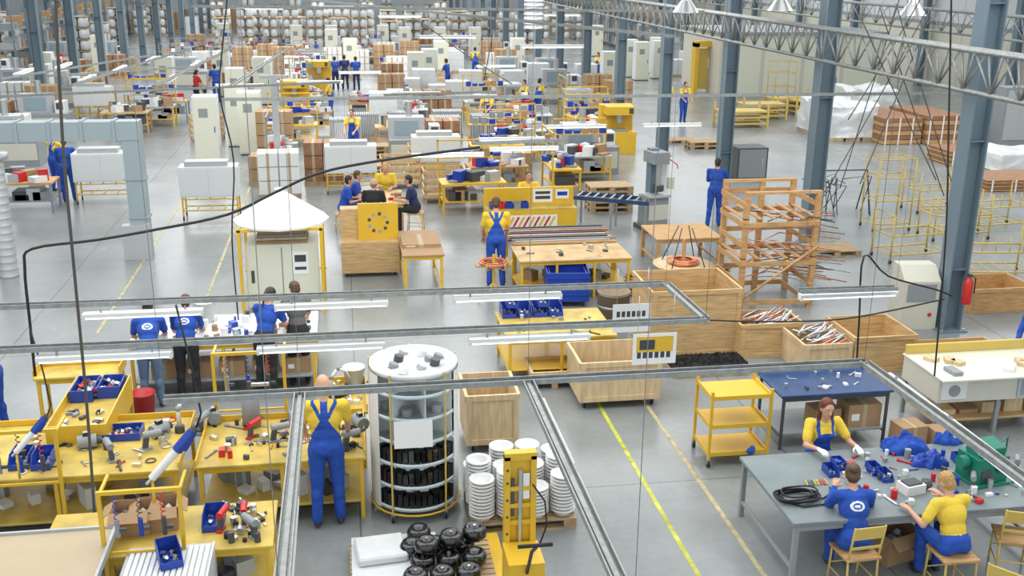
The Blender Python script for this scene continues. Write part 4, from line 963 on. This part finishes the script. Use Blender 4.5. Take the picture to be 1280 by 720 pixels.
mb=MB(); mb.lathe([(0,0),(.08,0),(.085,.03),(.085,.4),(.05,.48),(.025,.5),(.025,.55),(0,.55)],RED,n=18); mb.bx(-.03,-.06,.53,.03,.04,.58,DGR); mb.tube([(0,-.03,.56),(.1,-.05,.5),(.11,-.04,.2)],.012,RUB); mb.bx(-.04,.08,.1,.04,.115,.4,GRY); mb.obj('fire_extinguisher',(XC+.13,YC0-.31,.6))
crate('timber_box',byfloor((1212,392),(1290,388),1.0),.5,m=WOD)
mb=MB(); rr=random.Random(8)
for i in range(14): x=rr.uniform(-.8,.8); mb.tube([(x,rr.uniform(-.6,.6),.03),(x+.1,rr.uniform(-.4,.4),.7+.4*rr.random()),(x+rr.uniform(-.5,.5),rr.uniform(-.5,.5),.9)],.014,DGR,5)
for x in(-.8,.8): mb.tube([(x,-.4,0),(x,0,1.2),(x,.4,0)],.02,DGR)
mb.tube([(-.8,0,1.2),(.8,0,1.2)],.02,DGR); p=F(1045,266); mb.obj('bent_tube_rack',(p.x,p.y,0))
def wrapped(name,rc,h,m=WRAP,amp=.12):
    x0,x1,y0,y1=rc;mb=MB();n=16
    def P_(u,v,w_):
        p=V((x0+(x1-x0)*u,y0+(y1-y0)*v,.15+(h-.15)*w_)); q=V((p.x*1.3,p.y*1.3,p.z*1.6)); k=amp*noise.noise(q)+amp*.5*noise.noise(q*3)
        r=1-.05*w_; c=V(((x0+x1)/2,(y0+y1)/2,p.z)); p=c+(p-c)*(r+k*.4); p.z+=k if w_>0 else 0; return p
    for fn in(lambda a,b:P_(a,0,b),lambda a,b:P_(1,a,b),lambda a,b:P_(1-a,1,b),lambda a,b:P_(0,1-a,b),lambda a,b:P_(a,b,1)):
        vs=[fn(i/n,j/n) for j in range(n+1) for i in range(n+1)]; mb.add(vs,[(j*(n+1)+i,j*(n+1)+i+1,(j+1)*(n+1)+i+1,(j+1)*(n+1)+i) for j in range(n) for i in range(n)],m,True)
    for k in range(3): x=x0+(x1-x0)*k/3; mb.bx(x+.05,y0,0,x+(x1-x0)/3-.05,y1,.14,PAL)
    return mb.obj(name)
def brownstack(name,rc,h,n=6):
    x0,x1,y0,y1=rc;mb=MB()
    for k in range(n):
        z=h*k/n; mb.bx(x0,y0,z+.02,x1,y1,z+h/n,BRN if k%2 else WOD)
    for k in range(3): x=x0+(x1-x0)*(k+.2)/3; mb.bx(x,y0-.02,0,x+.05,y0,h,PPR)
    mb.obj(name)
wrapped('wrapped_pallet_load',byfloor((1036,178),(1096,176),3),1.35,amp=.25)
brownstack('stacked_board_pallet',byfloor((1102,181),(1150,180),3.0),1.0); brownstack('stacked_board_pallet',byfloor((1156,181),(1203,180),3),1.1)
brownstack('stacked_board_pallet',byfloor((1188,208),(1228,206),1.5),.5); brownstack('stacked_board_pallet',byfloor((1232,240),(1320,238),1.6),.35); wrapped('wrapped_pallet_load',byfloor((1250,222),(1340,220),2.0),.7)
wrapped('wrapped_pallet_load',byfloor((1062,158),(1120,156),2.5),1.5,amp=.25)
for px,py in((985,140),(1015,143),(925,158),(950,148)):
    p=F(px,py); mb=MB()
    for i in range(3): mb.bx(-1,-.5,.15+i*.25,1,.5,.2+i*.25,YEL2)
    for x in(-1,1):
        for y in(-.5,.5): mb.bx(x-.04,y-.04,0,x+.04,y+.04,1.0,YEL2)
    mb.obj('flat_stack_trolley',(p.x,p.y,0))
p=F(880,116); mb=MB()
for x in(-.6,.6): mb.bx(x-.1,-.3,0,x+.1,.3,2.6,YEL)
mb.bx(-.7,-.3,2.4,.7,.3,2.7,YEL); mb.bx(-.5,0,.2,.5,.1,2.3,YEL2); mb.bx(.1,-.05,1.3,.4,0,1.8,PPR); mb.obj('yellow_press_gate',(p.x,p.y,0))
mb=MB(); p=F(905,124); mb.bx(0,0,0,9,6,3.1,BEI)
for i in range(4): mb.bx(i*2.2+.2,-.03,.1,i*2.2+2.2,0,2.9,CRM)
mb.bx(-.1,-.1,3.1,9.1,6.1,3.25,GRY); mb.obj('spray_booth',(p.x,p.y+1,0))
p=F(1248,182); mb=MB(); mb.bx(0,0,0,1.2,.8,2.2,GRY); mb.bx(.1,-.02,.2,1.1,0,2.1,LGR); mb.obj('electrical_cabinet',(p.x,p.y,0))

# ================================================================== LEFT MID
a=F(180,318); yD=a.y; mb=MB(); z1=G(180,150,yD).z
xl=G(-60,160,yD).x
mb.bx(xl,yD-.22,z1-.42,a.x+.2,yD+.22,z1,DUC); mb.bx(a.x-.2,yD-.2,0,a.x+.2,yD+.2,z1-.42,DUC)
for i in range(6): x=xl+(a.x-xl)*i/5.5; mb.bx(x-.03,yD-.25,z1-.45,x+.03,yD+.25,z1+.03,DUC)
for z in(.9,1.8): mb.bx(a.x-.23,yD-.23,z,a.x+.23,yD+.23,z+.05,DUC)
mb.bx(a.x-.35,yD-.45,0,a.x+.25,yD-.2,.8,LGR); mb.obj('ventilation_duct')
mb=MB(); q=F(12,345)
for i in range(16): mb.lathe([(.19,i*.16),(.205,i*.16+.02),(.19,i*.16+.04),(.19,i*.16+.16)],LGR,n=16)
mb.lathe([(0,2.56),(.3,2.56),(.3,2.7),(0,2.7)],LGR,n=16); mb.obj('flexible_duct',(q.x,q.y,0))
def wcab(mb):
    mb.bx(-.75,-.3,.62,.75,.3,1.42,WHT); mb.bx(-.74,-.31,.66,-.01,-.3,1.38,WHT); mb.bx(.01,-.31,.66,.74,-.3,1.38,WHT); mb.bx(-.6,-.2,1.42,.5,.2,1.55,LGR)
    for x in(-.7,.7):
        for y in(-.28,.28): mb.bx(x-.02,y-.02,.1,x+.02,y+.02,.62,YEL); mb.caster(x,y,.05)
    for z in(.25,.55):
        for y in(-.28,.28): mb.bx(-.7,y-.015,z,.7,y+.015,z+.03,YEL)
        for x in(-.7,-.35,0,.35,.7): mb.bx(x-.01,-.28,z,x+.01,.28,z+.03,YEL)
WC=Stock('white_cabinet_trolley',wcab,.008,ext=(.78,.33))
for px,py in((133,252),(266,272),(440,240),(545,225),(120,150)): WC.px(px,py)
def tcab(mb):
    mb.bx(-.4,-.35,.05,.4,.35,2.2,WHT); mb.bx(-.37,-.365,.1,.37,-.35,2.15,CRM); mb.bx(.28,-.38,1.0,.31,-.365,1.2,DGR); mb.bx(-.38,-.33,0,.38,.33,.05,DGR); mb.bx(-.2,-.37,1.5,.1,-.365,1.8,GRY)
TC=Stock('tall_white_cabinet',tcab,.01,ext=(.42,.4))
mb=MB(); mb.bx(-.09,-.09,0,.09,.09,3.4,LGR); mb.bx(-.2,-.2,0,.2,.2,.03,LGR); mb.bx(-.4,-.05,3.3,.4,.05,3.4,LGR); p=F(350,238); mb.obj('support_post',(p.x,p.y,0))

# far people
def far(px,py,hd=0.0,**k):
    k.setdefault('vox',.024); return person('standing_worker',pat(px,py),hd,RN.uniform(1.75,1.85),hl=(-.18,.4,1.05),hr=(.18,.4,1.05),lean=8,bulk=1.1,**k)
far(832,152,2.9); far(853,154,3.3,stride=.3); far(88,252,.2,shirt=BCL,bib=False,sleeve='long'); far(72,240,-.6)
far(272,128,.5,shirt=BCL,bib=False); far(247,137,-1,shirt=RCL,legs=KCL,bib=False,hair='pony')
far(420,113,.2,shirt=BCL,bib=False,legs=NCL);far(432,112,.2,shirt=NCL,bib=False,legs=NCL);far(446,113,.2,shirt=BCL,bib=False,legs=NCL)
far(657,152,2);far(610,168,2.6);far(443,200,2.8);far(594,98,0,shirt=YCL);far(735,102,1,shirt=RCL,legs=NCL,bib=False);far(748,105,2);far(1040,132,1,shirt=NCL,legs=KCL,bib=False);far(262,168,1,shirt=BCL,bib=False)
far(415,152,1.5);far(560,118,1.0,shirt=BCL,bib=False);far(672,150,-1);far(728,190,1.2)

# ------------------------------------------------------------------ goods stock types
def ytab(mb,seed=0):
    rr=random.Random(seed); tp,lg=[(YEL,YEL),(WOD,GRY),(LGR,YEL),(PLY,WOD),(WHT,GRY),(CRD,YEL)][seed]; mb.bx(-.9,-.45,.78,.9,.45,.83,tp)
    for x in(-.85,.85):
        for y in(-.4,.4): mb.bx(x-.03,y-.03,0,x+.03,y+.03,.78,lg)
    mb.bx(-.85,-.4,.3,.85,.4,.33,lg)
    for i in range(16):
        w_=rr.uniform(.1,.4);x=rr.uniform(-.7,.7);y=rr.uniform(-.3,.3);h=rr.uniform(.05,.35); mb.box((x,y,.83+h/2),(w_,w_*.7,h),rr.choice([WPL,GRY,CRD,BLU,DGR,LGR,CRD,RED,WHT,DGR]),(0,0,rr.random()))
    for i in range(4): x=rr.uniform(-.6,.6); mb.bx(x-.2,-.3,.33,x+.15,.3,.33+rr.uniform(.1,.35),rr.choice([CRD,LGR,GRY,DGR]))
    if seed%2==0:
        for x in(-.88,.88): mb.bx(x-.02,.4,.83,x+.02,.44,1.9,lg)
        mb.bx(-.9,.4,1.86,.9,.44,1.9,lg); mb.bx(-.9,.25,1.4,.9,.44,1.43,lg)
        for i in range(6): x=-.75+i*.28; mb.bx(x,.27,1.43,x+.2,.42,1.43+rr.uniform(.1,.25),rr.choice([BLU,CRD,GRY,WPL]))
YT=[Stock('assembly_table',lambda mb,s=s:ytab(mb,s),ext=(.92,.5)) for s in range(6)]
def radstack(mb):
    mb.bx(-.6,-.4,0,.6,.4,.14,PAL)
    for i in range(16): x=-.56+i*.073; mb.bx(x,-.38,.14,x+.045,.38,1.0,LGR)
    mb.bx(-.6,-.3,.9,.6,-.25,.96,GRY); mb.bx(-.6,.25,.9,.6,.3,.96,GRY)
RS=Stock('radiator_stack',radstack,ext=(.62,.42))
def boil(mb,seed=0):
    mb.bx(-.6,-.5,0,.6,.5,.13,PAL); H=[3,4,4][seed]
    for k in range(H):
        z=.14+k*.72
        for x in(-.3,.3):
            for y in(-.22,.25): mb.lathe([(0,z),(.20,z),(.27,z+.07),(.28,z+.3),(.27,z+.55),(.2,z+.62),(0,z+.62)],WRAP,(x,y,0),12)
        mb.bx(-.6,-.5,z+.63,.6,.5,z+.67,PAL)
BO=[Stock('stacked_boiler_pallet',lambda mb,s=s:boil(mb,s)) for s in range(3)]
def cstack(mb,seed=0):
    mb.bx(-.6,-.4,0,.6,.4,.14,PAL); m=[CRD,BRN,WPL,CRD][seed%4]
    for k in range([2,3,3,4][seed]):
        for x in(-.3,.3):
            for y in(-.2,.2): mb.bx(x-.28,y-.19,.14+k*.4,x+.28,y+.19,.52+k*.4,m); mb.bx(x-.04,y-.192,.14+k*.4,x+.04,y+.192,.524+k*.4,TAN)
CS=[Stock('cardboard_pallet_stack',lambda mb,s=s:cstack(mb,s),ext=(.6,.4)) for s in range(4)]
def wrapst(mb,seed=0):
    mb.bx(-.6,-.5,0,.6,.5,.14,PAL); mb.bx(-.55,-.45,.14,.55,.45,1.0+seed*.3,WRAP)
    for z in(.4,.8): mb.bx(-.56,-.46,z,.56,.46,z+.02,LGR)
WS=[Stock('wrapped_goods_pallet',lambda mb,s=s:wrapst(mb,s),.04) for s in range(3)]
def ypress(mb):
    mb.bx(-.6,-.5,0,.6,.5,.8,YEL); mb.bx(-.6,.1,.8,.6,.5,1.7,YEL); mb.bx(-.5,-.5,1.4,.5,.1,1.7,YEL); mb.cyl((0,-.2,1.1),(0,-.2,1.4),.12,GAL); mb.bx(-.3,-.45,.8,.3,.05,.86,GRY); mb.bx(.3,-.51,1.45,.45,-.5,1.65,DGR)
YP=Stock('yellow_press',ypress,.01,ext=(.62,.52))
def gmach(mb):
    mb.bx(-.9,-.5,0,.9,.5,.9,GRY); mb.bx(-.9,-.1,.9,.3,.5,1.6,LGR); mb.bx(-.7,-.12,1.0,.1,-.1,1.5,GLS); mb.bx(.45,-.3,.9,.8,.3,1.35,WHT); mb.bx(.5,-.31,1.05,.75,-.3,1.3,DGR); mb.cyl((-.2,.2,1.6),(-.2,.2,2.1),.12,GAL); mb.bx(-.85,-.51,.2,.85,-.5,.75,BEI)
GM=Stock('grey_processing_machine',gmach,.01,ext=(.92,.53))
register()
for px,py in((316,192),(300,182),(262,200),(298,150),(330,130),(280,120),(760,118),(800,100),(812,98),(786,96),(745,70),(520,120),(540,118),(210,130),(820,92)): putpx(TC,px,py)
for px,py in((770,190),(385,150),(400,118)): putpx(YP,px,py)
for px,py in((455,174),(432,178),(556,178),(575,176),(594,174),(472,172)): putpx(RS,px,py)
for px,py in((480,233),(538,226),(555,250)): putpx(SLC,px,py)
for px,py in((735,215),(60,170),(20,205),(690,110),(640,108),(240,110),(520,205),(745,160),(30,130),(700,128)): putpx(GM,px,py)
for i,(px,py) in enumerate(((385,182),(388,165),(392,140),(370,122),(160,165),(190,160),(130,140),(55,262),(620,210),(640,200),(600,170),(660,168),(690,195),(720,205),(745,190),(620,150),(640,160),(700,150),(590,262),(600,240),(355,215),(520,158),(500,185),(715,215),(170,140),(210,150),(690,228),(735,170),(420,150),(400,110),(340,170),(665,150))):
    putpx(YT[(i*5+i//3)%6],px,py,RN.choice([0,0,1.57,.05]))
for i,(px,py) in enumerate(((340,225),(365,230),(395,235),(345,205),(640,225),(600,225),(660,215),(490,140),(515,138),(575,150),(370,100),(480,92),(500,92),(520,92),(450,90),(770,150),(720,135),(555,200),(25,140),(60,160),(100,120),(0,170),(20,190),(745,140),(730,148),(760,135))): putpx(CS[i%4],px,py,RN.uniform(-.1,.1))
for i,(px,py) in enumerate(((490,128),(510,130),(530,128),(550,132),(570,134),(590,132),(610,130),(500,150),(480,165),(505,165),(640,120),(660,118),(700,118),(720,110),(655,210),(845,95),(860,90))): putpx(WS[i%3],px,py,RN.uniform(-.1,.1))
for px,py,n in((500,208,2),(520,202,3),(610,232,4),(600,222,2),(505,222,1),(850,178,1),(872,182,2),(1062,315,1),(760,262,5),(560,210,3)): putpx(PALT,px,py,0,n)
for j in range(3):
    for i in range(9): put(BO[(i+j)%3],3.5+i*1.3,80+j*1.2)
for j in range(2):
    for i in range(9): put(BO[(i*2+j)%3],-9+i*1.3,84+j*1.2)
for i in range(10): put(BO[i%3],15.5+i*1.35,92)
def shelving(mb):
    for x in(-1.4,1.4):
        for y in(-.5,.5): mb.bx(x-.04,y-.04,0,x+.04,y+.04,3.6,COL)
    rr=random.Random(1)
    for z in(.3,1.4,2.5):
        mb.bx(-1.4,-.5,z,1.4,.5,z+.08,GRY)
        for x in(-.9,.1,.9):
            if rr.random()<.7: mb.bx(x-.25,-.4,z+.08,x+.25,.4,z+.08+rr.uniform(.3,.7),rr.choice([LGR,CRD,GRY,LGR,GRY]))
SH=Stock('storage_shelving',shelving,ext=(1.42,.55))
for i in range(12): put(SH,-28,50+i*3.2,1.57); put(SH,-19,66+i*3.1,1.57)
for i in range(8): put(SH,22,70+i*3.2,1.57)
for j in range(3):
    for i in range(10):
        if RN.random()<.7: put(BO[(i+j)%3],-27+i*1.3,72+j*6,0,0,1,False)
for j in range(9):
    for i in range(17):
        if RN.random()<.7: put(RN.choice([CS[0],CS[1],CS[2],CS[3],WS[0],WS[1],YT[1],YT[3],YT[4],GM,TC,RS]),-9.5+i*1.25+RN.uniform(-.15,.15),61+j*2.1,RN.uniform(-.05,.05),0,1,False)
for j in range(9):
    for i in range(9):
        if RN.random()<.48: put(RN.choice([CS[0],CS[1],WS[0],GM,YT[1],YT[2],TC,RS,GM]),-24+i*1.4,48+j*3,RN.uniform(-.05,.05),0,1,False)
for j in range(6):
    for i in range(14):
        if RN.random()<.25: put(RN.choice([CS[0],CS[1],PALT,WS[0],YT[3],YT[5],GM,SLC,RS]),-6.5+i*1.3,37+j*4,RN.uniform(-.1,.1),0,1,False)
for j in range(3):
    for i in range(24): put(RN.choice([BO[0],BO[1],WS[2],CS[3]]),-24+i*2.2,98+j*6,0,0,1,False)

# ------------------------------------------------------------------ light
wd=bpy.data.worlds.new('sky_world'); scene.world=wd; wd.use_nodes=True; nt=wd.node_tree
bg=nt.nodes['Background']; bg.inputs[0].default_value=(.87,.94,1.0,1); bg.inputs[1].default_value=1.3
def area(name,loc,sx,sy,e,rot=(0,0,0),col=(1,.99,.97)):
    l=bpy.data.lights.new(name,'AREA'); l.shape='RECTANGLE'; l.size=sx;l.size_y=sy;l.energy=e;l.color=col
    o=bpy.data.objects.new(name,l); scene.collection.objects.link(o); o.location=loc;o.rotation_euler=rot
for i,y in enumerate((14,34,58,86)):
    area('skylight_area',(0,y,ZC-.4),24,12,2200+i*750)
area('skylight_area',(22,30,ZC-.4),14,24,1750); area('skylight_area',(22,70,ZC-.4),14,30,2000); area('skylight_area',(-22,70,ZC-.4),14,40,2000)
